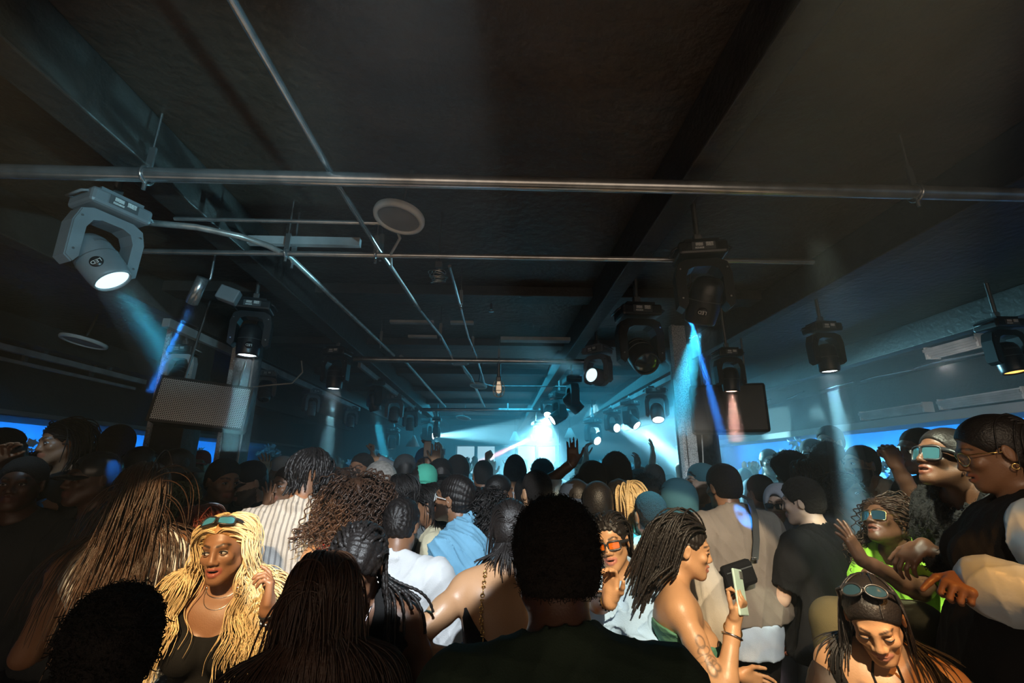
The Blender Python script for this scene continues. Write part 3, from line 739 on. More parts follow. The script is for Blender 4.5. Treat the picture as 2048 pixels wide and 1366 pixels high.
class Person:
    """builds a posed figure in its own frame: feet at the origin plane, facing +Y, right hand on +X"""
    def __init__(s, Hz=1.7, female=False, lean=(0, 0), twist=0., head=(0, 0, 0), arms=None, crouch=0., bulk=1., h=.008, hs=None, fing=1., neckf=0., seed=0, step=0.):
        s.k = k = Hz / 1.7; s.f = female; s.h = h; s.seed = seed; s.rng = random.Random(seed * 7 + 3); s.bulk = bulk
        s.hs = (hs or (.96 if female else 1.)) * (.35 + .65 * k)
        s.fing = fing
        s.pel = np.array([0, 0, .93 * k - crouch])
        Rt = rotm(twist, lean[0], lean[1]); s.Rt = Rt
        T = lambda x, y, z: s.pel + Rt @ np.array([x * k, y * k, z * k])
        s.T = T
        s.waist = T(0, .01, .14); s.chest = T(0, .005, .34); s.nb = T(0, -.005, .50)
        sw = .165 if female else .188
        s.S = {1: T(sw * (.96 + .04 * bulk), -.01, .445), -1: T(-sw * (.96 + .04 * bulk), -.01, .445)}
        s.nt = T(0, .015 + neckf, .575)
        s.Rh = rotm(*head) if len(head) == 3 else head
        s.hc = s.nt + s.Rh @ np.array([0, .018, .085]) * s.hs
        s.head_r = head
        s.hip = {1: s.pel + np.array([.09, 0, -.02]) * k, -1: s.pel + np.array([-.09, 0, -.02]) * k}
        s.knee = {}; s.ank = {}
        for i in (1, -1):
            a = np.array([(.10 + .02 * step) * i * k, step * .10 * i, .085 * k]); hp = s.hip[i]
            d = a - hp; L = np.linalg.norm(d); l1, l2 = .43 * k, .42 * k
            Lc = min(L, (l1 + l2) * .999)
            ca = (l1 * l1 + Lc * Lc - l2 * l2) / (2 * l1 * Lc); ca = max(-1, min(1, ca))
            u = d / L; pole = np.array([0, 1, 0.]); pole = pole - u * (pole @ u); pole /= np.linalg.norm(pole)
            s.knee[i] = hp + u * ca * l1 + pole * math.sqrt(max(0, 1 - ca * ca)) * l1; s.ank[i] = a
        s.arm = {}
        arms = arms or {}
        for i in (1, -1):
            spec = arms.get(i, ('down',)); s.arm[i] = s._arm(i, spec)
    def _arm(s, i, sp):
        k = s.k; S = s.S[i]; l1, l2 = .285 * k, .25 * k
        curl, spread, n = .35, .0, None; hd = None
        if sp[0] == 'down': tgt = S + np.array([.10 * i, .06, -.50]) * k; pole = np.array([.5 * i, -1, 0]); 
        elif sp[0] == 'fwd': tgt = S + np.array([-.02 * i, .34, -.26]) * k; pole = np.array([.5 * i, -.3, -1])
        elif sp[0] == 'up': tgt = S + np.array([.10 * i, .10, .50]) * k; pole = np.array([.6 * i, .8, 0])
        elif sp[0] == 'bent': tgt = S + np.array([.02 * i, .22, .12]) * k; pole = np.array([.8 * i, .1, -1])
        elif sp[0] == 'hip': tgt = s.pel + np.array([.19 * i, .03, .06]) * k; pole = np.array([1. * i, -.5, 0])
        else: tgt = np.array(sp[0], float); pole = np.array(sp[1], float)
        o = sp[-1] if isinstance(sp[-1], dict) else {}
        curl = o.get('curl', curl); spread = o.get('spread', .25); thumb = o.get('thumb', 1.)
        d = tgt - S; L = np.linalg.norm(d); u = d / L; Lc = min(max(L, .12), (l1 + l2) * .995)
        ca = max(-1, min(1, (l1 * l1 + Lc * Lc - l2 * l2) / (2 * l1 * Lc)))
        pole = pole - u * (pole @ u); pole /= np.linalg.norm(pole) + 1e-9
        E_ = S + u * ca * l1 + pole * math.sqrt(max(0, 1 - ca * ca)) * l1
        W = S + u * Lc
        fd = (W - E_) / np.linalg.norm(W - E_)
        hd = np.array(o['dir'], float) if 'dir' in o else fd
        hd = hd / np.linalg.norm(hd)
        n = np.array(o['palm'], float) if 'palm' in o else np.array([-i * .9, .1, -.1])
        n = n - hd * (n @ hd); n /= np.linalg.norm(n) + 1e-9
        return dict(S=S, E=E_, W=W, d=hd, n=n, curl=curl, spread=spread, thumb=thumb, fc=o.get('fc'), i=i)
    def torso(s, F, g=0., top=True, bust=True):
        k, T, b = s.k, s.T, s.bulk; f = s.f; Rt = s.Rt
        hipw = .168 if f else .155
        F.el(s.pel + np.array([0, -.01, .0]) * k, ((hipw * b + g) * 1, .125 * b * k + g, .12 * k + g), None, .05)
        if f:
            for i in (1, -1): F.el(s.pel + np.array([.075 * i, -.055, -.03]) * k, (.08 * k + g, .085 * k + g, .09 * k + g), None, .05)
        F.el(T(0, 0, .12), ((.128 if f else .138) * b * k + g, (.10 if f else .108) * b * k + g, .16 * k), Rt, .07)
        F.el(T(0, 0, .30), ((.138 if f else .160) * b * k + g, (.105 if f else .118) * b * k + g, .17 * k + g), Rt, .06)
        F.rc(T(-.10, -.01, .41), T(.10, -.01, .41), .085 * k + g, .085 * k + g, .07)
        if f and bust:
            for i in (1, -1): F.el(T(.068 * i, .088, .31), (.066 * k + g, .062 * k + g, .066 * k + g), Rt, .025)
        elif not f:
            for i in (1, -1): F.el(T(.075 * i, .075, .34), (.085 * k + g, .05 * k + g, .07 * k + g), Rt, .05)
        for i in (1, -1):
            F.rc(s.S[i], s.S[i] * .5 + T(.0, -.01, .43) * .5, (.052 if f else .062) * k + g, .06 * k + g, .05)
            F.rc(T(.02 * i, -.02, .53), T(.13 * i, -.015, .475), .036 * k + g, .032 * k + g, .05)
    def armf(s, F, i, g=0., t0=0., t1=2., flare=0., k=.02):
        """arm from shoulder; t in 0..1 upper arm, 1..2 forearm"""
        a = s.arm[i]; kk = s.k; f = .86 if s.f else 1.
        S, E_, W = a['S'], a['E'], a['W']
        pt = lambda t: S + (E_ - S) * t if t <= 1 else E_ + (W - E_) * (t - 1)
        rad = lambda t: (np.interp(t, [0, .35, .9, 1, 1.25, 1.8, 2], [.052, .050, .041, .042, .043, .029, .026]) * f * kk * (.7 + .3 * s.bulk) + g + flare * min(1, max(0, t)))
        ts = [t for t in (0, .35, .9, 1, 1.25, 1.8, 2) if t0 < t < t1]; ts = [t0] + ts + [t1]
        for p, q in zip(ts[:-1], ts[1:]): F.rc(pt(p), pt(q), rad(p), rad(q), k)
        return pt(t1), pt(t1) - pt(max(0, t1 - .1)), rad(t1)
    def hand(s, F, i):
        a = s.arm[i]; W, d, n = a['W'], a['d'], a['n']; q = s.k * s.fing ** .5 * (.93 if s.f else 1.); sd = np.cross(d, n) * i  # towards the thumb
        r = .0078 * q * s.fing
        R_ = np.stack([sd, n, d], 1)
        F.box(W + d * .048 * q, (.038 * q, .0135 * q * s.fing ** .3, .046 * q), .012 * q, R_, .012)
        F.rc(W - d * .01, W + d * .03 * q, .024 * q, .022 * q, .015)
        fc = a['fc'] or [a['curl']] * 4
        tips = []
        for j, (off, L, st) in enumerate(((.030, .070, .086), (.010, .078, .091), (-.010, .073, .088), (-.028, .058, .080))):
            c = fc[j]; p = W + d * st * q + sd * off * q; ang = 0.
            u = d + sd * (off / .03) * a['spread'] * .35; u /= np.linalg.norm(u)
            for m_, (fr, da) in enumerate(((.43, 1.0), (.32, 1.25), (.25, .8))):
                ang += c * da
                e = u * math.cos(ang) + n * math.sin(ang)
                p2 = p + e * L * fr * q; F.rc(p, p2, r * (1.06 - .08 * m_), r * (1.0 - .1 * m_), .004); p = p2
            tips.append(p)
        u = d * .62 + sd * (.75 * a['thumb']) + n * .25; u /= np.linalg.norm(u)
        p = W + d * .022 * q + sd * .026 * q; p1 = p + u * .04 * q
        u2 = d * .85 + sd * .4 * a['thumb'] + n * (.3 + .4 * a['curl']); u2 /= np.linalg.norm(u2)
        p2 = p1 + u2 * .028 * q; p3 = p2 + (u2 + d * .3 + n * .2 * a['curl']) / 1.25 * .026 * q
        F.rc(p, p1, .014 * q, .0105 * q * s.fing ** .5, .014); F.rc(p1, p2, r * 1.2, r * 1.15, .004); F.rc(p2, p3, r * 1.15, r * .95, .004)
        a['tips'] = tips; a['thumbtip'] = p3; a['palmc'] = W + d * .05 * q + n * .02 * q; a['sd'] = sd
    def HP(s, x, y, z): return s.hc + s.Rh @ (np.array([x, y, z]) * s.hs)
    def headf(s, F, mouth=0., g=0.):
        Hp, q, Rh = s.HP, s.hs, s.Rh
        e = lambda c, r, k=.02, op=0: F.el(Hp(*c), tuple(np.array(r) * q + g), Rh, k * q, op)
        c_ = lambda a, b, ra, rb, k=.01, op=0: F.rc(Hp(*a), Hp(*b), ra * q + g, rb * q + g, k * q, op)
        jw = .9 if s.f else 1.
        e((0, -.014, .038), (.075, .095, .083), .02)
        e((0, .022, -.03), (.062 * jw, .068, .078), .035)
        e((0, .035, -.075), (.040 * jw, .05, .036), .03)
        e((0, .074, -.100), (.018, .015, .015), .028)
        for i in (1, -1):
            c_((.054 * jw * i, -.0, -.055), ((.015 if s.f else .021) * i, .066, -.099), .016, .012 if s.f else .014, .026)
            e((.040 * i, .066, -.025), (.02, .016, .017), .02)
        c_((-.033, .080, .022), (.033, .080, .022), .0105, .0105, .02)
        for i in (1, -1): e((.031 * i, .098, .0), (.019, .013, .012), .014, 1)
        c_((0, .088, .014), (0, .101, -.026), .0075, .0105, .014)
        e((0, .103, -.032), (.0125, .0105, .0095), .008)
        for i in (1, -1): e((.0150 * i, .094, -.036), (.0088, .0095, .0078), .007)
        for i in (1, -1): e((.0075 * i, .101, -.0435), (.004, .006, .003), .002, 1)
        o = mouth * .010
        # lips
        c_((-.0255, .079, -.0625), (-.007, .093, -.0585 + o * .25), .0045, .0074, .006)
        c_((.0255, .079, -.0625), (.007, .093, -.0585 + o * .25), .0045, .0074, .006); c_((-.007, .093, -.0585 + o * .25), (.007, .093, -.0585 + o * .25), .0074, .0074, .005)
        c_((-.0235, .079, -.066 - o * .3), (-.006, .090, -.0705 - o), .0045, .0090, .006)
        c_((.0235, .079, -.066 - o * .3), (.006, .090, -.0705 - o), .0045, .0090, .006); c_((-.006, .090, -.0705 - o), (.006, .090, -.0705 - o), .0090, .0090, .005)
        if mouth > 0: e((0, .092, -.0645 - o * .35), (.021, .016, .0012 + o * .42), .002, 1)
        else: e((0, .101, -.0642), (.024, .006, .0012), .003, 1)
        for i in (1, -1):
            RE = Rh @ np.array(Matrix.Rotation(R(-18 * i), 3, 'Z') @ Matrix.Rotation(R(-10), 3, 'X'))
            F.el(Hp(.078 * i, -.012, -.008), tuple(np.array((.007, .017, .030)) * q + g), RE, .008 * q)
            F.el(Hp(.088 * i, -.008, -.006), tuple(np.array((.006, .010, .019)) * q), RE, .004 * q, 1)
        F.rc(s.nb - (s.nt - s.nb) * .25, Hp(0, -.022, -.045), (.054 if s.f else .063) * s.k + g, (.048 if s.f else .056) * q + g, .025)
    def body(s, root, skin='dark', mouth=0., beard=0, legs=True, lips=None, stubble=False, brow=True, tattoo=None, h=None):
        F = Field(); s.torso(F)
        for i in (1, -1): s.armf(F, i); s.hand(F, i)
        if legs:
            for i in (1, -1):
                F.rc(s.hip[i], s.knee[i], .088 * s.k, .055 * s.k, .04); F.rc(s.knee[i], s.ank[i], .054 * s.k, .036 * s.k, .02)
                F.rc(s.ank[i], s.ank[i] + np.array([0, .12, -.045]) * s.k, .036 * s.k, .028 * s.k, .02)
        s.headf(F, mouth); s.F = F
        P, Q = F.mesh(h or s.h)
        me = npmesh('body', P, [Q])
        L = ((P - s.hc) @ s.Rh) / s.hs
        c = np.tile(np.array(SKIN[skin]), (len(P), 1)); c0 = c[0].copy()
        def seg(a, b):
            a, b = np.array(a), np.array(b); ab = b - a
            t = np.clip(((L - a) @ ab) / (ab @ ab), 0, 1)[:, None]; return np.sqrt(((L - a - t * ab) ** 2).sum(1))
        o = mouth * .010
        front = L[:, 1] > .05
        dl = np.minimum.reduce([seg((-.025, .087, -.0625), (-.006, .099, -.060)), seg((.025, .087, -.0625), (.006, .099, -.060)), seg((-.006, .099, -.06), (.006, .099, -.06)),
                                seg((-.022, .085, -.067 - o * .3), (-.005, .097, -.071 - o)), seg((.022, .085, -.067 - o * .3), (.005, .097, -.071 - o)), seg((-.005, .097, -.071 - o), (.005, .097, -.071 - o))])
        lc = np.array(lips or (c0 * np.array([1.25, .85, .85]) if skin != 'light' else (.5, .2, .17)))
        w = np.clip((.0108 - dl) / .003, 0, 1)[:, None] * front[:, None]; c = c * (1 - w) + lc * w
        if mouth > 0:
            w = ((np.abs(L[:, 0]) < .02) & (L[:, 1] > .06) & (L[:, 1] < .088) & (np.abs(L[:, 2] + .0645 + o * .35) < .002 + o * .6))[:, None]; c = np.where(w, (.03, .01, .01), c)
        if brow:
            for i in (1, -1):
                db = np.minimum(seg((.014 * i, .094, .0235), (.034 * i, .086, .030)), seg((.034 * i, .086, .030), (.052 * i, .064, .022)))
                w = np.clip((.0062 - db) / .003, 0, 1)[:, None]; c = c * (1 - w * .9) + np.array((.01, .008, .007)) * w * .9
        if beard:
            low = (L[:, 2] < -.028 - .0 * L[:, 1]) & (L[:, 1] > -.01) & (L[:, 2] > -.13) & (dl > .008) & ((np.abs(L[:, 0]) > .028) | (L[:, 2] < -.078) | (L[:, 2] > -.058) & (L[:, 2] < -.046))
            c = np.where(low[:, None], c * (1 - beard) + np.array((.012, .01, .009)) * beard, c)
        if stubble:
            cap = (L[:, 1] < .035) & (L[:, 2] > -.02) | (L[:, 1] < -.02) & (L[:, 2] > -.06)
            cap &= ~((np.abs(L[:, 0]) > .068) & (L[:, 2] < .03) & (L[:, 1] > -.05))
            c = np.where(cap[:, None], c * (1 - stubble) + np.array((.012, .011, .011)) * stubble, c)
        if tattoo: c = tattoo(s, P, c)
        at_ = me.color_attributes.new('skin', 'FLOAT_COLOR', 'POINT')
        at_.data.foreach_set('color', np.concatenate([c, np.ones((len(c), 1))], 1).astype(np.float32).ravel())
        s.bodyobj = link('body', me, skin_mat(skin), root); s.c = c
        return s.bodyobj
    def eyes(s, root, look=(0, 0), closed=0.):
        q = s.hs; Rh = Matrix(s.Rh.tolist()).to_4x4()
        for i in (1, -1):
            M = Matrix.Translation(s.HP(.031 * i, .0765, -.001)) @ Rh @ Matrix.Scale(q, 4)
            V = MB(); V.lathe([(math.sin(a) * (.0138 if s.f else .0125), -math.cos(a) * (.0125 if s.f else .0115)) for a in np.linspace(0, math.pi, 11)], 18, M @ Matrix.Rotation(R(90), 4, 'X') @ Matrix.Diagonal((1.08, .60, 1, 1)))
            e = V.build('eye', M_EYE, root)
            D = Matrix.Rotation(R(-90), 4, 'X'); G = Matrix.Translation((look[0] * .004, 0, look[1] * .003))
            MB().lathe([(.0058, .0108), (.003, .0122), (0, .0126)], 16, M @ G @ D).build('iris', M_IRIS, e)
            # upper and lower lids
            lid = MB()
            up = .0066 - closed * .009
            lid.tube([(t * .0150, .0128 - abs(t) ** 2 * .0085, up * (1 - t * t) + .0005 + (-.001 if t * i > .8 else 0)) for t in np.linspace(-1.05, 1.1, 9)] if True else [], [.0013 if abs(t) > .9 else .0026 for t in np.linspace(-1.05, 1.1, 9)], 6, M)
            lid.build('lash', M_BLACK, e)
            lo = MB(); lo.tube([(t * .0150, .0122 - t * t * .0085, -.0068 * (1 - t * t) * (1 - closed * .2)) for t in np.linspace(-1, 1, 9)], .0015, 6, M)
            lo.build('lower_lid', skin_mat_for(s), e)
            if closed > .2:
                cl = MB(); cl.lathe([(math.sin(a) * .0146, -math.cos(a) * .0136) for a in np.linspace(0, math.pi, 11)], 18, M @ Matrix.Rotation(R(90), 4, 'X') @ Matrix.Diagonal((1.1, .68, 1, 1)))
                cl.build('eyelid', skin_mat_for(s), e)
    def teeth(s, root, mouth):
        M = Matrix.Translation(s.HP(0, .0, 0)) @ Matrix(s.Rh.tolist()).to_4x4() @ Matrix.Scale(s.hs, 4)
        b = MB(); o = mouth * .010
        b.prism([(x, .0865 - x * x * 22) for x in np.linspace(-.017, .017, 9)] + [(x, .080 - x * x * 22) for x in np.linspace(.017, -.017, 9)], -.0635 - o * .35, -.0600 + o * .1, M)
        b.build('teeth', M_TEETH, root)
    # garments -----------------------------------------------------------
    def fabric(s, F, name, m, root, h=None, wr=.004, wf=22., drape=(1, .5, .35), seed=0):
        rg = np.random.RandomState(s.seed * 13 + seed + 1)
        A = [rg.randn(3) * np.array(drape) for _ in range(4)]; A = [a / np.linalg.norm(a) for a in A]; ph = rg.rand(4) * 6
        A = [a.astype(np.float32) for a in A]; B_ = [(rg.randn(3) * .5).astype(np.float32) for _ in range(4)]
        def nz(P):
            v = 0
            for j in range(4):
                fr = wf * (1.7, 2.9, 1.0, 4.2)[j]
                x = np.sin(P @ A[j] * fr + ph[j] + 1.8 * np.sin(P @ B_[j] * 9 + ph[j]))
                v = v + ((np.sqrt(np.abs(x)) * 1.35 - 1) if j != 2 else x * .6) * (1, .6, 1.2, .35)[j]
            return (v * wr * 1.15).astype(np.float32)
        if wr: F.noise = nz
        P, Q = F.mesh(h or s.h * 1.15)
        if not len(P): return None
        return link(name, npmesh(name, P, [Q]), m, root)
    def top(s, root, m, name='shirt', g=.014, sleeve=.6, sg=.02, flare=.0, hem=-.05, neck=.06, scoop=0., vback=0., wr=.004, wf=22., boxy=0., collar=None, straps=None, hood=False, h=None, placket=False):
        F = Field(); k = s.k; T = s.T
        s.torso(F, g)
        if boxy:
            F.rc(T(-.07, -.01, .37), T(-.09, -.0, hem + .06), .10 * k * s.bulk + boxy * .4, .10 * k * s.bulk + boxy, .06); F.rc(T(.07, -.01, .37), T(.09, -.0, hem + .06), .10 * k * s.bulk + boxy * .4, .10 * k * s.bulk + boxy, .06)
        F.rc(T(0, 0, .1), T(0, 0, hem - .05), .125 * k + g, .13 * k + g, .05)
        ends = []
        if straps is None:
            for i in (1, -1):
                if isinstance(sleeve, dict): sl = sleeve[i]
                else: sl = sleeve
                if sl > 0: ends.append((s.armf(F, i, sg, -.0, sl, flare, .03), s.arm[i]))
        if collar:
            for j in range(10):
                a0, a1 = R(60 + j * 24), R(84 + j * 24)
                c0 = T(0, -.01, .525) + s.Rt @ np.array([math.cos(a0) * .072, -math.sin(a0) * -.06 * -1 * 0 + math.sin(a0) * .062 * 0, 0]) * k
            pts = []
            for j in range(15):
                a = R(-60 + j * 300 / 14 - 90 + 90 + 150 + 0)
                pts.append(T(math.sin(R(-150 + j * 300 / 14)) * .074 + 0, -math.cos(R(-150 + j * 300 / 14)) * .066 - .005, .535 - (0.03 if j in (0, 14) else .012 * abs(j - 7) / 7)))
            for a, b in zip(pts[:-1], pts[1:]): F.rc(a, b, .015 * k, .015 * k, .01)
            for i in (0, -1):
                F.rc(pts[i], pts[i] + s.Rt @ np.array([.02 if pts[i][0] > 0 else -.02, .02, -.045]) * k, .014, .009, .01)
        if hood:
            F.el(T(0, -.085, .50), (.13 * k, .075 * k, .075 * k), s.Rt, .03); F.rc(T(-.09, .0, .51), T(-.05, -.09, .55), .035, .035, .03); F.rc(T(.09, .0, .51), T(.05, -.09, .55), .035, .035, .03)
        # openings
        F.plane(T(0, 0, hem), -s.Rt[:, 2], .006)
        for (e, dr, r), a in ends:
            F.rc(e + dr / np.linalg.norm(dr) * (r * 1.0), e + dr / np.linalg.norm(dr) * (r + .16), r * 1.12 + .02, r * 1.3 + .03, .006, 1)
        F.rc(T(0, .0, .50), T(0, .02, .68), neck * k, (neck + .02) * k, .008, 1)
        if scoop: F.el(T(0, .11, .52), (scoop * .85 * k, .12 * k, scoop * k), s.Rt, .006, 1)
        if vback: F.el(T(0, -.12, .52), (vback * .8 * k, .12 * k, vback * k), s.Rt, .006, 1)
        if straps is not None:      # sleeveless: cut the arm holes
            for i in (1, -1):
                c = s.S[i]; F.rc(c + s.Rt @ np.array([.03 * i + straps * -i, 0, .14]) * k, c + s.Rt @ np.array([.045 * i, 0, -.12]) * k, .065 * k, .055 * k, .008, 1)
                a = s.arm[i]; F.rc(a['S'], a['E'], .066 * k, .06 * k, .006, 1)
        return s.fabric(F, name, m, root, h, wr, wf)
    def tube_top(s, root, m, name='dress', g=.007, z1=.37, z0=-.35, wr=.0025, h=None, slant=0.):
        F = Field(); s.torso(F, g); k = s.k
        F.rc(s.hip[1] * .5 + s.hip[-1] * .5, s.pel + np.array([0, .0, z0 - .1]) * k, .15 * k, .135 * k, .05)
        for i in (1, -1): F.rc(s.hip[i], s.hip[i] + (s.knee[i] - s.hip[i]) * .9, .095 * k + g, .08 * k, .04)
        F.plane(s.T(0, 0, z1), s.Rt @ np.array([slant, .25, 1]), .006)
        F.plane(s.pel + np.array([0, 0, z0]) * k, (0, 0, -1), .006)
        for i in (1, -1): a = s.arm[i]; F.rc(a['S'], a['E'], .055 * k, .05 * k, .006, 1)
        return s.fabric(F, name, m, root, h, wr, 30, (.2, .2, 1.4))
    def trousers(s, root, m, g=.016, bag=.0, name='trousers', z1=.06, h=None, wr=.004):
        F = Field(); k = s.k; b = s.bulk
        F.el(s.pel + np.array([0, -.01, .0]) * k, (.166 * b * k + g, .128 * b * k + g, .13 * k + g), None, .04)
        F.rc(s.pel, s.waist, .13 * k * b, .12 * k * b, .04)
        if s.f:
            for i in (1, -1): F.el(s.pel + np.array([.075 * i, -.055, -.03]) * k, (.08 * k + g, .085 * k + g, .09 * k + g), None, .05)
        for i in (1, -1):
            F.rc(s.hip[i], s.knee[i], .092 * k + g, .062 * k + g + bag, .02); F.rc(s.knee[i], s.ank[i], .062 * k + g + bag, .045 * k + g + bag * 1.2, .02)
            F.rc(s.ank[i] - np.array([0, 0, .01]), s.ank[i] - np.array([0, 0, .16]), .10, .10, .004, 1) if False else None
        F.plane(s.pel + np.array([0, 0, z1 + .06]) * k, (0, 0, 1), .006); F.plane((0, 0, .045), (0, 0, -1), .004)
        return s.fabric(F, name, m, root, h or s.h * 1.5, wr, 16)
    def shoes(s, root, m=None):
        for i in (1, -1):
            F = Field(); a = s.ank[i]; k = s.k
            F.rc((a[0], a[1] - .04 * k, .045), (a[0] + .01 * i, a[1] + .13 * k, .04), .038, .036, .03); F.rc(a, (a[0], a[1], .05), .045, .045, .03)
            F.box((a[0] + .005 * i, a[1] + .05 * k, .014), (.045, .13, .014), .012, None, .01)
            P, Q = F.mesh(.012); link('shoe', npmesh('shoe', P, [Q]), m or M_BLACK, root)
    # hair ----------------------------------------------------------------
    def haircap(s, root, m, t=.012, top=0., back=0., nape=-.065, front=0., rough=0., rf=60., name='hair', h=None, part=False, rows=0, hl=None, side=0.):
        F = Field(); Hp = s.HP; q = s.hs
        F.el(Hp(0, -.014 - back * .5, .038 + top * .35), tuple(np.array((.075 + t + side, .095 + t + back * .5, .083 + t + top * .65)) * q), s.Rh, .01)
        F.el(Hp(0, -.045, -.02), tuple(np.array((.060 + t, .055 + t + back * .5, .062)) * q), s.Rh, .04)
        F.plane(Hp(0, (.080 if s.f else .084) + front, .064), s.Rh @ np.array([0, .79, -.61]), .006)
        F.plane(Hp(0, 0, nape), s.Rh @ np.array([0, 0, -1]), .01)
        for i in (1, -1): F.el(Hp(.082 * i, .0, -.02), (.03 * q, .028 * q, .036 * q), s.Rh, .004, 1)
        if rough or rows:
            hc, Rh = s.hc.astype(np.float32), s.Rh.astype(np.float32)
            def nz(P):
                L = (P - hc) @ Rh
                if rows:
                    a = np.arctan2(L[:, 0], L[:, 2] - .0) * rows
                    return (.0035 * (np.abs(np.cos(a)) - .75) * -1 * 1.2 + .0012 * np.sin(L[:, 1] * 420)).astype(np.float32)
                return (rough * (np.sin(L[:, 0] * rf + 2 * np.sin(L[:, 2] * rf * .7)) * np.sin(L[:, 1] * rf * 1.1 + 1) * np.sin(L[:, 2] * rf + np.sin(L[:, 0] * rf * .6) * 2) + .5 * np.sin(L[:, 0] * rf * 2.3) * np.sin(L[:, 1] * rf * 2.1) * np.sin(L[:, 2] * rf * 2.6))).astype(np.float32)
            F.noise = nz
        P, Q = F.mesh(h or max(.004, s.h * .8))
        s.hairF = F
        return link(name, npmesh(name, P, [Q]), m, root)
    def strands(s, root, m, n=300, L=.45, r=.0035, wave=.0, wl=.09, seed=1, name='hair_strand', zmin=-.02, lift=.012, steps=26, side=.7, back=.35, grav=.28, braid=False, puff=0., clump=.5, sides=5, region=None, bias=(0, 0, 0), tip=.35, partx=0., lencurve=None, swing=None, sweep=1.):
        rg = np.random.RandomState(seed + s.seed * 31)
        P0 = []
        while len(P0) < n:
            v = rg.randn(3); v /= np.linalg.norm(v)
            p = np.array([v[0] * .078, -.014 + v[1] * .098, .038 + v[2] * .086])
            if p[2] < zmin or (p[1] - .085) * .79 - (p[2] - .062) * .61 > 0: continue
            if abs(p[0]) > .06 and p[2] < .02 and p[1] > -.04: continue
            if region and not region(p): continue
            P0.append(p)
        P0 = np.array(P0); hs = s.hs
        X = s.hc + (P0 * hs) @ s.Rh.T
        out = (P0 - np.array([0, -.014, .038])); out /= np.linalg.norm(out, axis=1, keepdims=True)
        sw0 = np.stack([np.sign(P0[:, 0] - partx + 1e-6) * side * np.clip(np.abs(P0[:, 0]) * 30 + .4, 0, 1) * np.clip((P0[:, 1] + .06) * 14, 0, 1), np.full(n, -back) - np.maximum(P0[:, 1] + .02, 0) * 10 * sweep, np.full(n, -.05)], 1) @ s.Rh.T
        d = out * .05 + np.stack([np.sign(P0[:, 0] - partx + 1e-6) * side * np.clip((P0[:, 1] + .06) * 14, 0, 1), np.full(n, -back) - np.maximum(P0[:, 1], 0) * 4 * sweep, np.full(n, -.1)], 1)
        d = d @ s.Rh.T; d /= np.linalg.norm(d, axis=1, keepdims=True)
        g = np.array([0, 0, -1.]) + np.array(bias)
        if swing is not None: g = g + np.array(swing)
        HF = Field(); Hp = s.HP
        HF.el(Hp(0, -.014, .038), tuple(np.array((.079, .099, .087)) * hs), s.Rh, .02); HF.el(Hp(0, .02, -.03), tuple(np.array((.068, .082, .09)) * hs), s.Rh, .02)
        HF.el(Hp(0, .07, -.02), tuple(np.array((.058, .06, .10)) * hs), s.Rh, .02)
        s.torso(HF, .012); HF.rc(s.nb, s.nt, .06 * s.k, .055 * s.k, .03)
        for i in (1, -1): s.armf(HF, i, .012, 0, 1.6)
        Ls = L * (1 - .25 * rg.rand(n)); 
        if lencurve is not None: Ls = Ls * lencurve(P0)
        ds = Ls / steps; pts = [X.copy()]
        jit = rg.randn(n, 3) * .06
        rr_ = rg.rand(n)
        for t in range(steps):
            tm = max(0., 1 - (t * L / steps) / .13)
            d = d * .8 + (g * (1 - .8 * tm)) * grav + sw0 * tm * .3 + jit * .3; d /= np.linalg.norm(d, axis=1, keepdims=True)
            Y = X + d * ds[:, None]; off = lift * .5 + puff * rr_ * min(1, (t + 1) * L / steps / .12)
            for _ in range(2):
                f = HF.ev(Y.astype(np.float32)).astype(float); e = .004
                need = (f < off) | ((tm > 0) & (f < .05))
                if need.any():
                    G = np.stack([HF.ev((Y + np.eye(3)[a] * e).astype(np.float32)) - f for a in range(3)], 1); G /= np.linalg.norm(G, axis=1, keepdims=True) + 1e-9
                    Y = Y + G * np.where(need, off - f, 0)[:, None]
            d = (Y - X); d /= np.linalg.norm(d, axis=1, keepdims=True) + 1e-9
            X = Y; pts.append(X.copy())
        X = np.stack(pts, 1)
        tt = np.linspace(0, 1, steps + 1)
        if wave:
            T = np.gradient(X, axis=1); T /= np.linalg.norm(T, axis=2, keepdims=True) + 1e-9
            c1 = np.cross(T, np.array([0, 0, 1.]) + .01); c1 /= np.linalg.norm(c1, axis=2, keepdims=True) + 1e-9; c2 = np.cross(T, c1)
            ph = (rg.rand(n) * 2 * np.pi * (1 - clump) + np.round(P0[:, 0] * 18) * 1.3 + np.round(P0[:, 1] * 12))[:, None]
            s_ = (tt[None] * Ls[:, None]) * 2 * np.pi / wl + ph
            amp = wave * np.clip(tt * 2.2, 0, 1)[None]
            X = X + c1 * (np.sin(s_) * amp)[..., None] + c2 * (np.cos(s_ * .9) * amp * .7)[..., None]
        rad = r * (.8 + .4 * rg.rand(n))[:, None] * (1 - (1 - tip) * tt[None] ** 2.5)
        if braid:
            rad = rad * (1 + .22 * np.sin(np.arange(steps + 1) * 2.1)[None])
        return tubes(name, X, rad, m, root, sides)
    def fuzz(s, root, m, hair, n=1500, L=.02, r=.0009, curl=.5, seed=1, name='hair_frizz'):
        me = hair.data; co = np.zeros(len(me.vertices) * 3, np.float32); me.vertices.foreach_get('co', co); co = co.reshape(-1, 3)
        no = np.zeros(len(me.vertices) * 3, np.float32); me.vertices.foreach_get('normal', no); no = no.reshape(-1, 3)
        rg = np.random.RandomState(seed + s.seed); ix = rg.randint(0, len(co), n); X = co[ix].astype(float); d = no[ix].astype(float) + rg.randn(n, 3) * .35
        pts = [X - d * .003]; w = rg.randn(n, 3) * curl; Ln = L * (.4 + .8 * rg.rand(n))[:, None] / 6
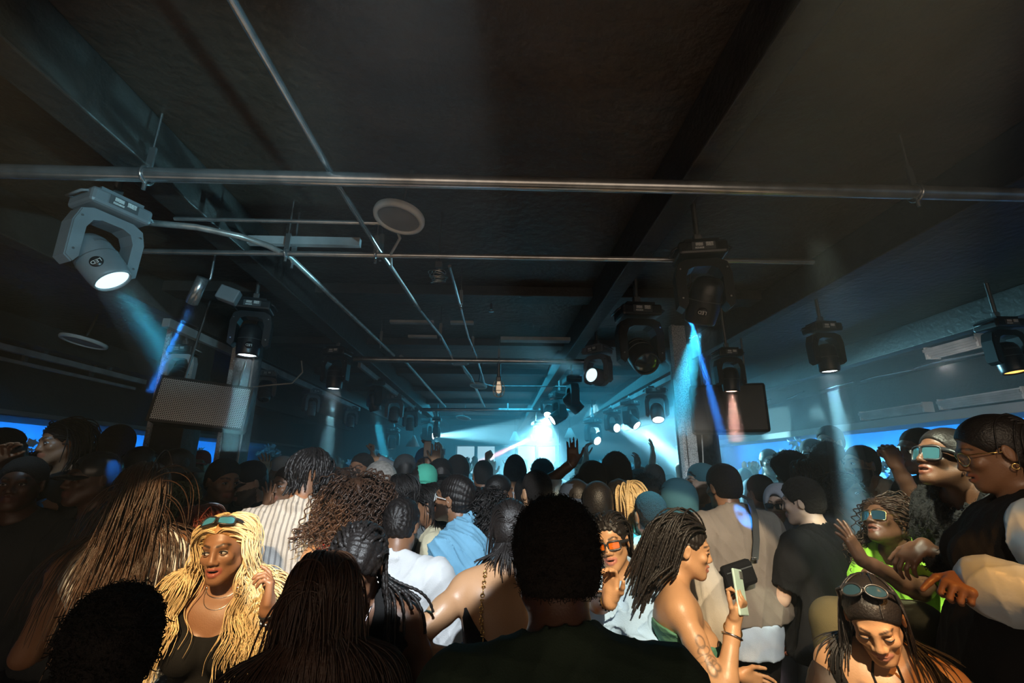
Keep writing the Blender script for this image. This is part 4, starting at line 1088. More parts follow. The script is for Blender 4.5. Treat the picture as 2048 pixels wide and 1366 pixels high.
        for t in range(6):
            d = d + np.cross(d, w) * .8 + rg.randn(n, 3) * .12; d /= np.linalg.norm(d, axis=1, keepdims=True); X = X + d * Ln; pts.append(X.copy())
        return tubes(name, np.stack(pts, 1), np.full((n, 7), r), m, root, 3)
    def glasses(s, root, shape='square', frame=M_BLACK, lens=None, up=0., w=.028, hgt=.022, tilt=0., thick=.0035, name='sunglasses', temple=.006):
        M = Matrix.Translation(s.HP(0, 0, 0)) @ Matrix(s.Rh.tolist()).to_4x4() @ Matrix.Scale(s.hs, 4) @ Matrix.Translation((0, .101, -.004)) 
        if up: M = Matrix.Translation(s.HP(0, 0, 0)) @ Matrix(s.Rh.tolist()).to_4x4() @ Matrix.Scale(s.hs, 4) @ Matrix.Translation((0, -.014, .038)) @ Matrix.Rotation(R(up), 4, 'X') @ Matrix.Translation((0, .126, 0))
        lens = lens or mat('dark_glass', (.02, .05, .07), rough=.05, spec=1.)
        g = empty(name); g.parent = root
        fr = MB(); ln = []
        for i in (1, -1):
            P = []
            for j in range(24):
                a = 2 * math.pi * j / 24; c, n_ = math.cos(a), math.sin(a)
                if shape == 'round': x, z = c * w, n_ * hgt
                elif shape == 'cat': e = 3.2; x = math.copysign(abs(c) ** (2 / e), c) * w; z = math.copysign(abs(n_) ** (2 / e), n_) * hgt * (1 if n_ < 0 else .8) + (x * i > 0) * max(0, n_) * .004
                else: e = 5.; x = math.copysign(abs(c) ** (2 / e), c) * w; z = math.copysign(abs(n_) ** (2 / e), n_) * hgt
                X_ = i * (.033 + .0) + x; P.append((X_, -abs(X_) ** 2 * 5.5, z))
            fr.tube(P + [P[0]], thick, 6, M, cap=False)
            c0 = (i * .033, -(.033 ** 2) * 5.5, 0); ln = MB().raw([c0] + P, [(0, 1 + j, 1 + (j + 1) % 24) for j in range(24)], M, True)
            ln.build('lens', lens, g)
            fr.tube([(i * (.033 + w), -((.033 + w) ** 2) * 5.5, hgt * .55), (i * .078, -.04, hgt * .5), (i * .082, -.10, .004), (i * .080, -.118, -.012)], [temple, temple, temple * .8, temple * .6], 6, M)
        fr.tube([(-.033 + w, -.0, .004), (0, .002, .007), (.033 - w, -.0, .004)], thick, 6, M)
        fr.build('frame', frame, g); return g
    def ring(s, root, i, t, r, th, m, name='bracelet', tiltv=(0, 0, 0), bead=False):
        a = s.arm[i]; p = a['E'] + (a['W'] - a['E']) * t; d = (a['W'] - a['E'])
        M = frame_to(Vector(d) + Vector(tiltv) * .25, loc=p); b = MB()
        if bead:
            for j in range(16): q = 2 * math.pi * j / 16; b.lathe([(0, -th), (th * .8, -th * .5), (th, 0), (th * .8, th * .5), (0, th)], 8, M @ Matrix.Translation((r * math.cos(q), r * math.sin(q), 0)))
        else: b.torus((0, 0, 0), r, th, M, n=28, m=8)
        return b.build(name, m, root)
    def earring(s, root, i, m=M_GOLD, r=.011, th=.0018):
        M = Matrix.Translation(s.HP(.083 * i, -.008, -.040)) @ Matrix(s.Rh.tolist()).to_4x4()
        return MB().torus((0, 0, -r), r, th, M, n=20, m=6, ax='x').build('earring', m, root)
    def necklace(s, root, m, drop=.0, th=.0022, r=.064):
        pts = []
        for j in range(33):
            a = 2 * math.pi * j / 32; y = math.sin(a); pts.append(s.T(math.cos(a) * r, .005 + y * r * .95, .52 - (y + 1) * .5 * (.03 + drop)))
        # lay on the skin
        P = np.array(pts)
        for _ in range(3):
            f = s.F.ev(P.astype(np.float32)).astype(float); e = .004
            G = np.stack([s.F.ev((P + np.eye(3)[a] * e).astype(np.float32)) - f for a in range(3)], 1); G /= np.linalg.norm(G, axis=1, keepdims=True) + 1e-9
            P = P - G * (f - th * .8)[:, None]
        return MB().tube(list(P), th, 6, cap=False).build('necklace', m, root)
    def cap(s, root, m, back=False, brim=True, name='cap', yaw=0., logo=None):
        M = Matrix.Translation(s.HP(0, 0, 0)) @ Matrix(s.Rh.tolist()).to_4x4() @ Matrix.Scale(s.hs, 4) @ Matrix.Rotation(R(yaw + (180 if back else 0)), 4, 'Z')
        if back: M = M @ Matrix.Translation((0, .028, 0))
        c = MB(); prof = [(.088, .012), (.092, .03), (.090, .06), (.08, .09), (.058, .114), (.03, .127), (0, .131)]
        c.lathe([(r_ * .93, z) for r_, z in prof], 32, M @ Matrix.Translation((0, -.014, 0)) @ Matrix.Diagonal((.97, 1.14, 1, 1)))
        o = c.build(name, m, root)
        if brim:
            b = MB(); V = []; F = []
            nA, nB = 13, 5
            for top_ in (0, 1):
                for a in range(nA):
                    x = -1 + 2 * a / (nA - 1)
                    for j in range(nB):
                        t = j / (nB - 1); y0 = .085 - x * x * .045; y1 = .085 + .068 * math.sqrt(max(0, 1 - x * x * .96))
                        V.append((x * .072, y0 + (max(y1, y0 + .002) - y0) * t, .020 - x * x * .014 - .012 * t + .004 * top_))
            for a in range(nA - 1):
                for j in range(nB - 1):
                    p = a * nB + j; F.append((p, p + nB, p + nB + 1, p + 1)); q = p + nA * nB; F.append((q, q + 1, q + nB + 1, q + nB))
            for a in range(nA - 1): p = a * nB + nB - 1; q = p + nA * nB; F.append((p, p + nB, q + nB, q))
            b.raw(V, F, M, True); b.build('visor', m, o)
        if logo: text_mesh('emblem', logo, .035, M_WHITE, o, M @ Matrix.Translation((0, .092, .055)) @ Matrix.Rotation(R(75), 4, 'X') @ Matrix.Rotation(R(180), 4, 'Y') @ Matrix.Scale(-1, 4, (1, 0, 0)) if False else M @ Matrix.Translation((0, .093, .052)) @ Matrix.Rotation(R(180), 4, 'Z') @ Matrix.Rotation(R(78), 4, 'X'), .001)
        return o
def skin_mat_for(s):
    c = tuple(float(x) for x in s.c[0] * .8)
    return mat('lid_%d_%d' % (int(c[0] * 1000), int(c[1] * 1000)), c, rough=.45)

def place(label, px, py, Y, face, group=None, cat='person', zb=0., **kw):
    """a person whose head centre shows at (px, py), Y metres down the room; face = heading in degrees (0 looks down the room, + turns left)"""
    hcw = np.array(at(px, py, Y)); name = 'person'
    zt = hcw[2] - zb
    base = dict(kw); base.pop('Hz', None)
    H1 = 1.7; p1 = Person(1.7, **base); z1 = p1.hc[2]; p2 = Person(1.8, **base); z2 = p2.hc[2]
    Hz = 1.7 + (zt - z1) * .1 / (z2 - z1)
    p = Person(Hz, **kw)
    c, s_ = math.cos(R(face)), math.sin(R(face))
    off = np.array([c * p.hc[0] - s_ * p.hc[1], s_ * p.hc[0] + c * p.hc[1]])
    root = empty(name, (hcw[0] - off[0], hcw[1] - off[1], zb), R(face), label, cat, group)
    p.Hz = Hz; p.root = root; p.face = face
    return p, root
def loc_target(px, py, Y, hx, hy, hY, face, **kw):
    """a pixel target seen from the figure's own frame (figure head at hx, hy, hY)"""
    pass
class Loc:
    """converts picture points to a figure's own frame, before the figure exists"""
    def __init__(s, px, py, Y, face, zb=0., **kw):
        s.zb = zb; s.a = (px, py, Y, face); s.kw = kw
        hcw = np.array(at(px, py, Y)); p1 = Person(1.7, **kw); p2 = Person(1.8, **kw)
        Hz = 1.7 + (hcw[2] - zb - p1.hc[2]) * .1 / (p2.hc[2] - p1.hc[2]); p = Person(Hz, **kw)
        c, s_ = math.cos(R(face)), math.sin(R(face)); s.c, s.s = c, s_
        s.o = np.array([hcw[0] - (c * p.hc[0] - s_ * p.hc[1]), hcw[1] - (s_ * p.hc[0] + c * p.hc[1])]); s.Hz = Hz; s.p = p
    def __call__(s, px, py, Y):
        w = np.array(at(px, py, Y)); x, y = w[0] - s.o[0], w[1] - s.o[1]
        return (s.c * x + s.s * y, -s.s * x + s.c * y, w[2] - s.zb)
    def vec(s, x, y, z): return (s.c * x + s.s * y, -s.s * x + s.c * y, z)
def world_of(p, v):
    root = p.root; M = Matrix.Translation(root.location) @ Matrix.Rotation(R(p.face), 4, 'Z'); return M @ Vector(v)
# ------------------------------------------------------------------ people: clothing colours and a general builder
def cm(name, c, **kw): return cloth('cloth_' + name, c, **kw)
C_WHITE = cm('white', (.72, .73, .74)); C_BLACK = cm('black', (.009, .0085, .0085), spec=.2); C_CHAR = cm('charcoal', (.035, .038, .04)); C_GREY = cm('grey', (.28, .30, .32))
C_NAVY = cm('navy', (.03, .05, .10)); C_TEAL = cm('teal', (.05, .16, .20)); C_DENIM = cm('denim', (.22, .34, .48), bscale=500, vscale=5, var=.3); C_LDENIM = cm('light_denim', (.45, .55, .66), vscale=5, var=.25)
C_DDENIM = cm('dark_denim', (.06, .10, .17), vscale=5, var=.3); C_SKY = cm('sky_blue', (.20, .46, .66)); C_PALEBLUE = cm('pale_blue', (.36, .56, .84)); C_CREAM = cm('cream', (.78, .70, .48)); C_BEIGE = cm('beige', (.50, .44, .36))
C_TAUPE = cm('taupe', (.20, .165, .135)); C_OLIVE = cm('olive', (.11, .10, .05)); C_GREEN = cm('sage_green', (.07, .20, .125)); C_LIME = cm('lime', (.38, .80, .06)); C_DKGREEN = cm('bottle_green', (.022, .04, .022)); C_BROWN = cm('brown', (.10, .05, .03))
C_KNIT = cloth('ribbed_knit', (.46, .46, .45), stripe=(0, 42., (.22, .22, .22), .35), bscale=420, bump=.5)
C_PIN = cloth('pinstriped_cloth', (.58, .58, .64), stripe=(0, 28., (.12, .14, .26), .12))
C_LEATHER = mat('white_leather', (.56, .66, .74), rough=.34, spec=.6, bump=.2, bscale=30)
C_FUR = mat('black_fur', (.012, .011, .011), rough=.9, bump=1., bscale=120)
C_SHEER = mat('sheer_black', (.02, .012, .01), rough=.6, alpha=.8)
C_PALEGREY = cm('pale_grey', (.48, .52, .56)); C_RED = cm('red', (.5, .03, .02)); C_HOOD = cm('grey_hood', (.35, .36, .40))
def do_hair(p, r, hair):
    k = hair[0]; o = hair[1] if len(hair) > 1 else {}
    m = o.get('m', H_MATT if k in ('short', 'afro', 'flat', 'beanie') else H_BLACK); seed = o.get('seed', 1)
    if k == 'short': return p.haircap(r, m, o.get('t', .009), rough=o.get('rough', .0016), rf=130, top=o.get('top', 0))
    if k == 'afro':
        h = p.haircap(r, m, o.get('t', .03), rough=.003, rf=70, top=o.get('top', .0), nape=-.06); p.fuzz(r, m, h, o.get('n', 1200), o.get('L', .018), o.get('r', .0011)); return h
    if k == 'flat': return p.haircap(r, m, .012, top=.06, rough=.002, nape=-.0)
    if k == 'rows': h = p.haircap(r, m, .008, rows=7); return h
    if k == 'bun':
        p.haircap(r, m, .007, rough=.0006, rf=140); F = Field(); F.el(p.HP(0, -.11, .06), (.045, .04, .042), p.Rh); P, Q = F.mesh(.008); return link('hair_bun', npmesh('hair_bun', P, [Q]), m, r)
    if k == 'slick': h = p.haircap(r, m, .007, rough=.0006, rf=140)
    if k == 'slick' and 'L' in o: p.strands(r, m, o.get('n', 160), o['L'], .004, region=lambda q: q[1] < -.06 and q[2] > -.02 and abs(q[0]) < .05, side=0, back=.6, zmin=-.03)
    if k == 'long':
        p.haircap(r, m, .008, nape=-.07); p.strands(r, m, o.get('n', 300), o.get('L', .4), o.get('r', .0036), wave=o.get('wave', .002), wl=o.get('wl', .2), seed=seed, puff=o.get('puff', .018), side=o.get('side', .6), swing=o.get('swing'), steps=o.get('steps', 22), sides=4)
    if k == 'curly':
        p.haircap(r, m, .015, nape=-.07, rough=.003); p.strands(r, m, o.get('n', 320), o.get('L', .35), o.get('r', .0038), wave=.011, wl=.045, seed=seed, puff=o.get('puff', .06), side=1.2, grav=.13, back=.2, steps=44, clump=.2, sides=4, tip=.7)
    if k == 'braids':
        p.haircap(r, m, .006, rows=9); p.strands(r, m, o.get('n', 110), o.get('L', .5), o.get('r', .0055), seed=seed, braid=True, puff=o.get('puff', .02), steps=60, side=o.get('side', .5), sides=5, tip=.75, zmin=-.04, region=lambda q: not (q[1] > -.005 and q[2] < .075), back=o.get('back', .5), swing=o.get('swing'))
    if k == 'dreads':
        p.haircap(r, m, .010, nape=.02, rough=.003); p.strands(r, m, o.get('n', 70), o.get('L', .19), o.get('r', .0075), seed=seed, puff=.02, steps=24, side=.8, sides=6, tip=.6, zmin=.05, back=.1, wave=.002, braid=True, clump=.1, grav=.22)
    if k == 'cap': p.haircap(r, H_BLACK, .004, rough=.0005); p.cap(r, o.get('c', C_BLACK), back=o.get('back', False), logo=o.get('logo'), yaw=o.get('yaw', 0))
    if k == 'beanie': p.haircap(r, o.get('c', C_BLACK), .012, top=.02, nape=-.04, name='beanie')
    if k == 'hood':
        p.haircap(r, m, .004)
        F = Field(); Hp = p.HP; q = p.hs
        F.el(Hp(0, -.02, .035), (.105 * q, .12 * q, .115 * q), p.Rh, .03); F.rc(Hp(0, -.03, -.03), p.nb, .095 * q, .12 * q, .05); F.el(Hp(0, .11, -.02), (.062 * q, .09 * q, .105 * q), p.Rh, .02, 1)
        P, Q = F.mesh(.008); link('head_scarf', npmesh('head_scarf', P, [Q]), o.get('c', C_HOOD), r)
    if k == 'bucket':
        p.haircap(r, H_BLACK, .004); M = Matrix.Translation(p.HP(0, -.01, .0)) @ Matrix(p.Rh.tolist()).to_4x4()
        MB().lathe([(.14, .0), (.138, .006), (.092, .03), (.085, .08), (.07, .10), (0, .105)], 32, M).build('hat', o.get('c', C_BLACK), r)
def do_top(p, r, top):
    k, m = top[0], top[1]; o = top[2] if len(top) > 2 else {}
    if k == 'tee': return p.top(r, m, 'tee_shirt', **{**dict(sleeve=.6, boxy=.035, flare=.012, hem=-.09, neck=.062), **o})
    if k == 'shirt': return p.top(r, m, 'shirt', **{**dict(sleeve=1.85, sg=.022, boxy=.04, hem=-.1, collar=True, wr=.007), **o})
    if k == 'camp': return p.top(r, m, 'shirt', **{**dict(sleeve=.85, sg=.03, flare=.02, boxy=.05, hem=-.1, collar=True, wr=.006), **o})
    if k == 'jacket': return p.top(r, m, 'jacket', **{**dict(g=.022, sleeve=1.9, sg=.032, boxy=.07, hem=-.02, collar=True, wr=.006, wf=16), **o})
    if k == 'hoodie': return p.top(r, m, 'hoodie', **{**dict(g=.024, sleeve=1.9, sg=.034, boxy=.05, hem=-.05, hood=True, wr=.006, wf=16), **o})
    if k == 'tank': return p.top(r, m, 'tank_top', **{**dict(g=.007, straps=.035, scoop=.09, vback=.1, hem=-.04, wr=.002), **o})
    if k == 'tube': return p.tube_top(r, m, **o)
def guy(label, px, py, Y, face, skin='dark', fem=False, hair=('short',), top=('tee', C_BLACK), pants=C_BLACK, h=.008, mouth=0., beard=0, eyes=None, group=None, glasses=None, stubble=False, bh=None, **kw):
    p, r = place(label, px, py, Y, face, group=group, female=fem, h=h, **kw)
    p.body(r, skin, mouth=mouth, beard=beard, legs=False, stubble=stubble, h=bh)
    if eyes is None:
        cam = math.degrees(math.atan2(r.location.x, -r.location.y)) ; da = (face - cam - (0) + 540) % 360 - 180
        to = (math.degrees(math.atan2(r.location.x, r.location.y)))
        fx, fy = -math.sin(R(face + p.head_r[0])), math.cos(R(face + p.head_r[0])); eyes = (fx * -r.location.x + fy * -r.location.y) > -.15 * Y
    if eyes: p.eyes(r)
    if mouth > .3: p.teeth(r, mouth)
    do_hair(p, r, hair); do_top(p, r, top)
    if pants: p.trousers(r, pants, h=.02); p.shoes(r)
    if glasses: p.glasses(r, **glasses)
    return p, r
# ------------------------------------------------------------------ the people nearest the camera
HB, HM = .0048, .0072
# blonde woman
kw = dict(female=True, lean=(4, -2), head=(-6, 4, 4))
L = Loc(452, 1096, 1.9, 188, **kw)
kw['arms'] = {-1: (L(535, 1215, 1.72), L.vec(.5, .2, -1), {'curl': .55, 'fc': [.35, .75, .85, .9], 'dir': L.vec(-.05, .1, 1), 'palm': L.vec(-.9, -.3, 0)}), 1: ('down',)}
p, r = place('woman with long wavy blond hair, sunglasses on her head and a black low-cut top', 452, 1096, 1.9, 188, h=.0038, seed=1, **kw)
p.body(r, 'brown', mouth=.7, legs=False, lips=(.30, .085, .06)); p.eyes(r, look=(.4, 0)); p.teeth(r, .6)
p.top(r, C_BLACK, 'top', g=.007, straps=.02, scoop=.15, vback=.1, hem=-.06, neck=.07, wr=.002); p.trousers(r, C_BLACK, h=.02); p.shoes(r)
p.haircap(r, mat('honey_roots', (.36, .18, .06), rough=.4, bump=.4, bscale=120, var=.3, vscale=20), .008, h=.005, front=-.008)
p.strands(r, H_BLOND, 1050, .60, .0021, wave=.015, wl=.17, puff=.028, steps=40, sweep=.25, region=lambda q: (q[1] - .074) * .79 - (q[2] - .066) * .61 < 0, side=1.0, back=.05, sides=4, clump=.96, grav=.24, zmin=.0)
p.glasses(r, 'cat', up=42, w=.029, hgt=.018, lens=mat('blue_glass', (.05, .22, .34), rough=.08, spec=1.))
p.necklace(r, M_SILVER, .004, .0016, .056); p.necklace(r, M_SILVER, .05, .0012, .060)
p.ring(r, -1, .84, .033, .007, M_SILVER, bead=True); p.ring(r, -1, .93, .029, .004, M_BLACK)
# woman with long dark hair in front
p, r = place('dark silhouette of a long haired woman right of the blonde woman', 640, 1203, 1.36, 20, h=HB, female=True, seed=2, head=(10, 12, 4), arms={1: ('fwd',), -1: ('fwd',)})
p.body(r, 'dark', legs=False); p.top(r, C_BLACK, 'top', g=.008, straps=.05, scoop=.02, vback=.12, hem=-.04, wr=.002); p.trousers(r, C_BLACK, h=.02); p.shoes(r)
p.haircap(r, H_BROWN, .012, nape=-.075); p.strands(r, H_BROWN, 800, .62, .0026, wave=.003, wl=.3, puff=.016, steps=30, side=.3, sides=4, zmin=-.05)
# curly head at bottom left
p, r = place('dark back of a long curly head at the bottom left corner', 222, 1300, 1.08, 35, h=HB, seed=3, female=True, lean=(5, 0), head=(0, 5, -5), arms={1: ('fwd',), -1: ('fwd',)})
p.body(r, 'brown', legs=False); p.top(r, C_BLACK, 'top', hem=-.05, sleeve=.6); p.trousers(r, C_BLACK, h=.02); p.shoes(r)
hh = p.haircap(r, H_MATT, .014, rough=.004, rf=60, nape=-.09, back=.02); p.fuzz(r, H_MATT, hh, 2600, .022, .0010, curl=.9)
# braided woman looking down
p, r = place('woman with swept back braids looking down, left of the white shirt', 712, 1136, 1.55, 172, h=HB, female=True, seed=4, lean=(8, 0), head=(8, 38, -6), arms={1: ('fwd',), -1: ('down',)})
p.body(r, 'dark', legs=False); p.eyes(r, closed=.8); p.top(r, C_BLACK, 'top', g=.008, straps=.03, scoop=.1, vback=.1, hem=-.04, wr=.002); p.trousers(r, C_BLACK, h=.02); p.shoes(r)
p.haircap(r, H_BLACK, .008, rows=8); p.strands(r, H_BLACK, 60, .5, .0065, braid=True, puff=.012, steps=70, side=.4, back=.9, sides=5, tip=.8, region=lambda q: q[1] < .03); p.necklace(r, M_SILVER, .06, .003, .060)
# big silhouette in the middle
kw = dict(lean=(6, 0), head=(0, 6, 0), bulk=1.12)
p, r = place('largest dark silhouette, a man with a round afro seen from behind', 1110, 1128, 1.04, 2, h=HB, seed=5, arms={1: ('down',), -1: ('down',)}, **kw)
p.body(r, 'deep', legs=False); do_top(p, r, ('tee', C_DKGREEN, dict(boxy=.05))); p.trousers(r, C_BLACK, h=.02); p.shoes(r)
hh = p.haircap(r, H_MATT, .013, rough=.0022, rf=80, nape=-.05, back=.01, top=.0); p.fuzz(r, H_MATT, hh, 3500, .014, .0006)
# woman with chain strap, hand on hip
kw = dict(female=True, lean=(20, 4), head=(-4, 20, 0), bulk=1.06)
L = Loc(1020, 1064, 1.95, 6, **kw)
kw['arms'] = {-1: (L(955, 1318, 1.72), L.vec(-1, -.25, .1), {'curl': .8, 'palm': L.vec(1, 0, 0)}), 1: ('fwd',)}
p, r = place('woman with slicked black hair, gold chain strap and bare elbow stuck out', 1020, 1064, 1.95, 6, h=HB, seed=7, **kw)
p.body(r, 'tan', legs=False); p.top(r, C_BLACK, 'top', g=.008, straps=.04, scoop=.05, vback=.26, hem=-.02, wr=.001, neck=.08); p.trousers(r, C_BROWN, h=.014, bag=.01); p.shoes(r); do_hair(p, r, ('slick', {'L': .3}))
b = MB(); a0, a1 = p.T(-.10, -.07, .50), p.T(-.12, -.13, .25)
P = np.array([a0 * (1 - t) + a1 * t for t in np.linspace(0, 1, 22)])
for _ in range(4):
    f = p.F.ev(P.astype(np.float32)).astype(float); G = np.stack([p.F.ev((P + np.eye(3)[a] * .004).astype(np.float32)) - f for a in range(3)], 1); G /= np.linalg.norm(G, axis=1, keepdims=True); P = P - G * (f - .004)[:, None]
for j, q in enumerate(P): b.torus(q, .0062, .0018, Matrix.Identity(4), n=10, m=5, ax='xyz'[j % 3])
b.build('chain_strap', M_GOLD, r)
# woman in pale blue shirt with amber sunglasses
kw = dict(female=True, lean=(-2, 6), head=(4, 2, 10), bulk=1.1)
L = Loc(1222, 1084, 2.15, 150, **kw)
kw['arms'] = {1: (L(1224, 1203, 1.72), L.vec(-.1, -.1, -1), {'fc': [.55, .7, .75, .8], 'curl': .3, 'dir': L.vec(.12, 0, 1), 'palm': L.vec(-.7, -.6, .4), 'thumb': 1.2}), -1: (L(1262, 1330, 1.95), L.vec(1, .2, -.3))}
p, r = place('woman in an oversized pale blue shirt with amber sunglasses, one palm raised', 1222, 1084, 2.15, 150, h=.0042, seed=8, **kw)
p.body(r, 'tan', mouth=.5, legs=False, lips=(.42, .16, .12)); p.top(r, C_PALEBLUE, 'shirt', g=.02, sleeve={1: .9, -1: 1.9}, sg=.042, flare=.022, boxy=.06, hem=-.1, collar=True, wr=.010, wf=17); p.trousers(r, C_DENIM, h=.02); p.shoes(r)
do_hair(p, r, ('braids', {'n': 100, 'L': .42, 'r': .0042, 'side': .2, 'back': 1.2}))
p.glasses(r, 'square', lens=mat('amber_glass', (.55, .12, .01), rough=.08, spec=1.), w=.027, hgt=.018, thick=.0045, temple=.008); p.ring(r, 1, .86, .030, .004, M_BLACK, bead=True); p.ring(r, 1, .93, .028, .0025, M_GOLD)
# woman in green strapless dress with phone
kw = dict(female=True, lean=(4, 0), head=(4, 10, 0))
L = Loc(1372, 1096, 2.0, -104, **kw)
kw['arms'] = {1: (L(1468, 1243, 1.78), L.vec(-.4, -.3, -1), {'fc': [.75, .8, .85, .9], 'curl': .5, 'dir': L.vec(.45, -.1, .85), 'palm': L.vec(-.6, .7, .3)}), -1: (L(1480, 1350, 2.15), L.vec(-.2, .3, -1))}
def ink(s, P, c):
    a = s.arm[1]; u = (a['E'] - a['S']); Lx = (P - a['S']) @ u / (u @ u); rr = P - a['S'] - Lx[:, None] * u
    out = np.array(L.vec(.1, -1, 0)); side = np.cross(u / np.linalg.norm(u), out)
    x = rr @ side; y = (Lx - .58) * np.linalg.norm(u); near = (rr @ out) > -.0
    w = np.zeros(len(P))
    for cx, cy, ra, rb, th in ((.0, -.045, .012, .018, .004), (.0, -.02, .018, .012, .004), (.012, .0, .024, .009, .005), (-.006, .012, .016, .014, .004), (.004, .035, .010, .020, .004), (-.012, .03, .008, .016, .004)):
        q = np.sqrt(((x - cx) / ra) ** 2 + ((y - cy) / rb) ** 2); w = np.maximum(w, np.clip(1 - np.abs(q - 1) * ra / th, 0, 1))
    w = (w * near)[:, None] * .75
    return c * (1 - w) + np.array((.03, .035, .035)) * w
p, r = place('woman in a sage green strapless dress looking at her phone', 1372, 1096, 2.0, -104, h=.0038, seed=9, **kw)
p.body(r, 'tan', mouth=.25, legs=True, lips=(.45, .17, .12), tattoo=ink); p.eyes(r, closed=.8, look=(0, -1)); p.tube_top(r, C_GREEN, 'dress', z1=.36, z0=-.36, wr=.003)
do_hair(p, r, ('braids', {'swing': (0, -.45, 0), 'n': 230, 'L': .38, 'r': .0042, 'back': .9, 'side': .35, 'puff': .05})); p.shoes(r)
p.ring(r, 1, .80, .032, .0032, M_SILVER); p.ring(r, 1, .88, .030, .0026, M_GOLD, tiltv=(1, 0, 0)); p.ring(r, -1, .9, .029, .002, M_GOLD)
a = p.arm[1]; hand = world_of(p, a['palmc'] + a['d'] * .055); ph = empty('phone', hand, 0, 'mint phone held up in the hand of the woman in the green dress', 'phone')
ph.rotation_euler = Matrix(((.80, .6, .0), (-.58, .78, .22), (.13, -.18, .97))).transposed().to_euler(); ph.rotation_euler = (R(-8), R(12), R(40))
MB().box((0, 0, 0), (.072, .009, .148), bev=.004).build('case', mat('mint_phone_case', (.45, .62, .56), rough=.3), ph); MB().box((0, .005, 0), (.066, .002, .14)).build('screen', mat('phone_screen', (.02, .03, .03), rough=.05), ph); MB().box((.018, -.006, .055), (.025, .003, .025), bev=.002).build('camera_bump', M_GREY, ph)
# seated woman bottom right
kw = dict(female=True, lean=(6, 0), head=(0, 30, 4))
def chest_ink(s, P, c):
    Lc = (P - s.T(0, 0, .40)) @ s.Rt; w = np.zeros(len(P)); fr = Lc[:, 1] > 0
    for cx, cz, ra, rb in ((.065, .03, .016, .010), (-.07, .0, .030, .005), (.04, -.02, .012, .016)):
        w = np.maximum(w, np.clip(1.2 - np.sqrt(((Lc[:, 0] - cx) / ra) ** 2 + ((Lc[:, 2] - cz) / rb) ** 2), 0, 1))
    w = (w * fr)[:, None] * .6; return c * (1 - w) + np.array((.05, .05, .06)) * w
p, r = place('woman at bottom right looking down, sunglasses pushed up in slick black hair', 1748, 1236, 1.5, 140, h=.0038, seed=10, arms={1: ('fwd',), -1: ('fwd',)}, **kw)
p.body(r, 'tan', legs=False, lips=(.40, .17, .12), tattoo=chest_ink); p.eyes(r, closed=.95); p.top(r, C_BLACK, 'top', g=.007, straps=.02, scoop=.17, vback=.1, hem=-.04, neck=.085, wr=.001); p.trousers(r, C_BLACK, h=.02); p.shoes(r)
do_hair(p, r, ('slick', {'L': .35, 'n': 200})); p.glasses(r, 'round', up=62, w=.029, hgt=.02)
F = Field()
for i in (1, -1): p.armf(F, i, .016, .22, 1.8, .01)
p.fabric(F, 'sheer_sleeves', C_SHEER, r, .006, .003)
def strap(p, r, pts, w=.0035, name='strap'):
    P = []
    for a, b_ in zip(pts[:-1], pts[1:]):
        for t in np.linspace(0, 1, 9)[:-1]: P.append(p.T(*(np.array(a) * (1 - t) + np.array(b_) * t)))
    P = np.array(P)
    for _ in range(4):
        f = p.F.ev(P.astype(np.float32)).astype(float); G = np.stack([p.F.ev((P + np.eye(3)[a] * .004).astype(np.float32)) - f for a in range(3)], 1); G /= np.linalg.norm(G, axis=1, keepdims=True); P = P - G * (f - w * .6)[:, None]
    MB().tube(list(P), w, 6).build(name, C_BLACK, r)
for pts in ([(-.055, .10, .50), (.03, .12, .30)], [(.055, .10, .50), (-.03, .12, .30)], [(-.10, .10, .40), (.07, .12, .43)], [(.10, .10, .40), (-.07, .12, .43)], [(0, .12, .46), (-.05, .14, .32)], [(0, .12, .46), (.05, .14, .32)]): strap(p, r, pts)
# booth back behind her
bt = empty('booth_seat', (1.55, 2.0, 0), R(-14), 'rounded olive upholstered seat back behind the woman looking down at bottom right', 'seat')
F = Field(); F.box((0, 0, .68), (.24, .09, .60), .085, None, .03); F.rc((-.15, .0, 1.22), (.15, .0, 1.22), .06, .06, .06); P, Q = F.mesh(.014); link('backrest', npmesh('backrest', P, [Q]), C_OLIVE, bt)
MB().box((0, -.26, .22), (.60, .44, .44), bev=.04).build('cushion', C_OLIVE, bt)
# ------------------------------------------------------------------ the people in the middle of the room
def blk(p, r, y=0): pass
# left side
p, r = guy('woman with very long brown hair and a white tank top, seen from behind at left', 283, 992, 1.95, 34, 'brown', True, ('long', {'m': H_BROWN, 'L': .66, 'n': 400, 'r': .0020, 'puff': .004, 'side': .05, 'swing': (-.10, 0, 0)}), ('tank', C_WHITE), C_DDENIM, h=.0062, lean=(-4, -6), arms={1: ('down',), -1: ('fwd',)}, seed=21)
p, r = guy('woman with auburn hair and a white tank top behind the blonde woman', 396, 1062, 2.4, 62, 'brown', True, ('long', {'m': H_RED, 'L': .55, 'n': 360, 'r': .003, 'puff': .03, 'wave': .008, 'wl': .15}), ('tank', C_WHITE), C_BLACK, h=.0062, lean=(4, 0), arms={1: ('down',), -1: ('down',)}, seed=22)
p, r = guy('man with a dark face and a dark tee at the left edge of the crowd', 42, 968, 2.5, 205, 'deep', False, ('short',), ('tee', C_CHAR), seed=23)
p, r = guy('person in a shiny black cap with pale emblems, at left below the numbered jersey', 186, 958, 2.5, 150, 'deep', False, ('cap', {'c': mat('shiny_black_cap', (.02, .02, .022), rough=.25), 'logo': 'A'}), ('tee', C_CHAR), seed=24)
kw = dict(female=True, lean=(0, 3), head=(-20, 6, 6))
p, r = place('woman with long dark hair in a brown jersey numbered 23, standing high at the left', 124, 886, 2.75, 172, zb=.32, h=.007, seed=25, arms={1: ('bent',), -1: ('down',)}, **kw)
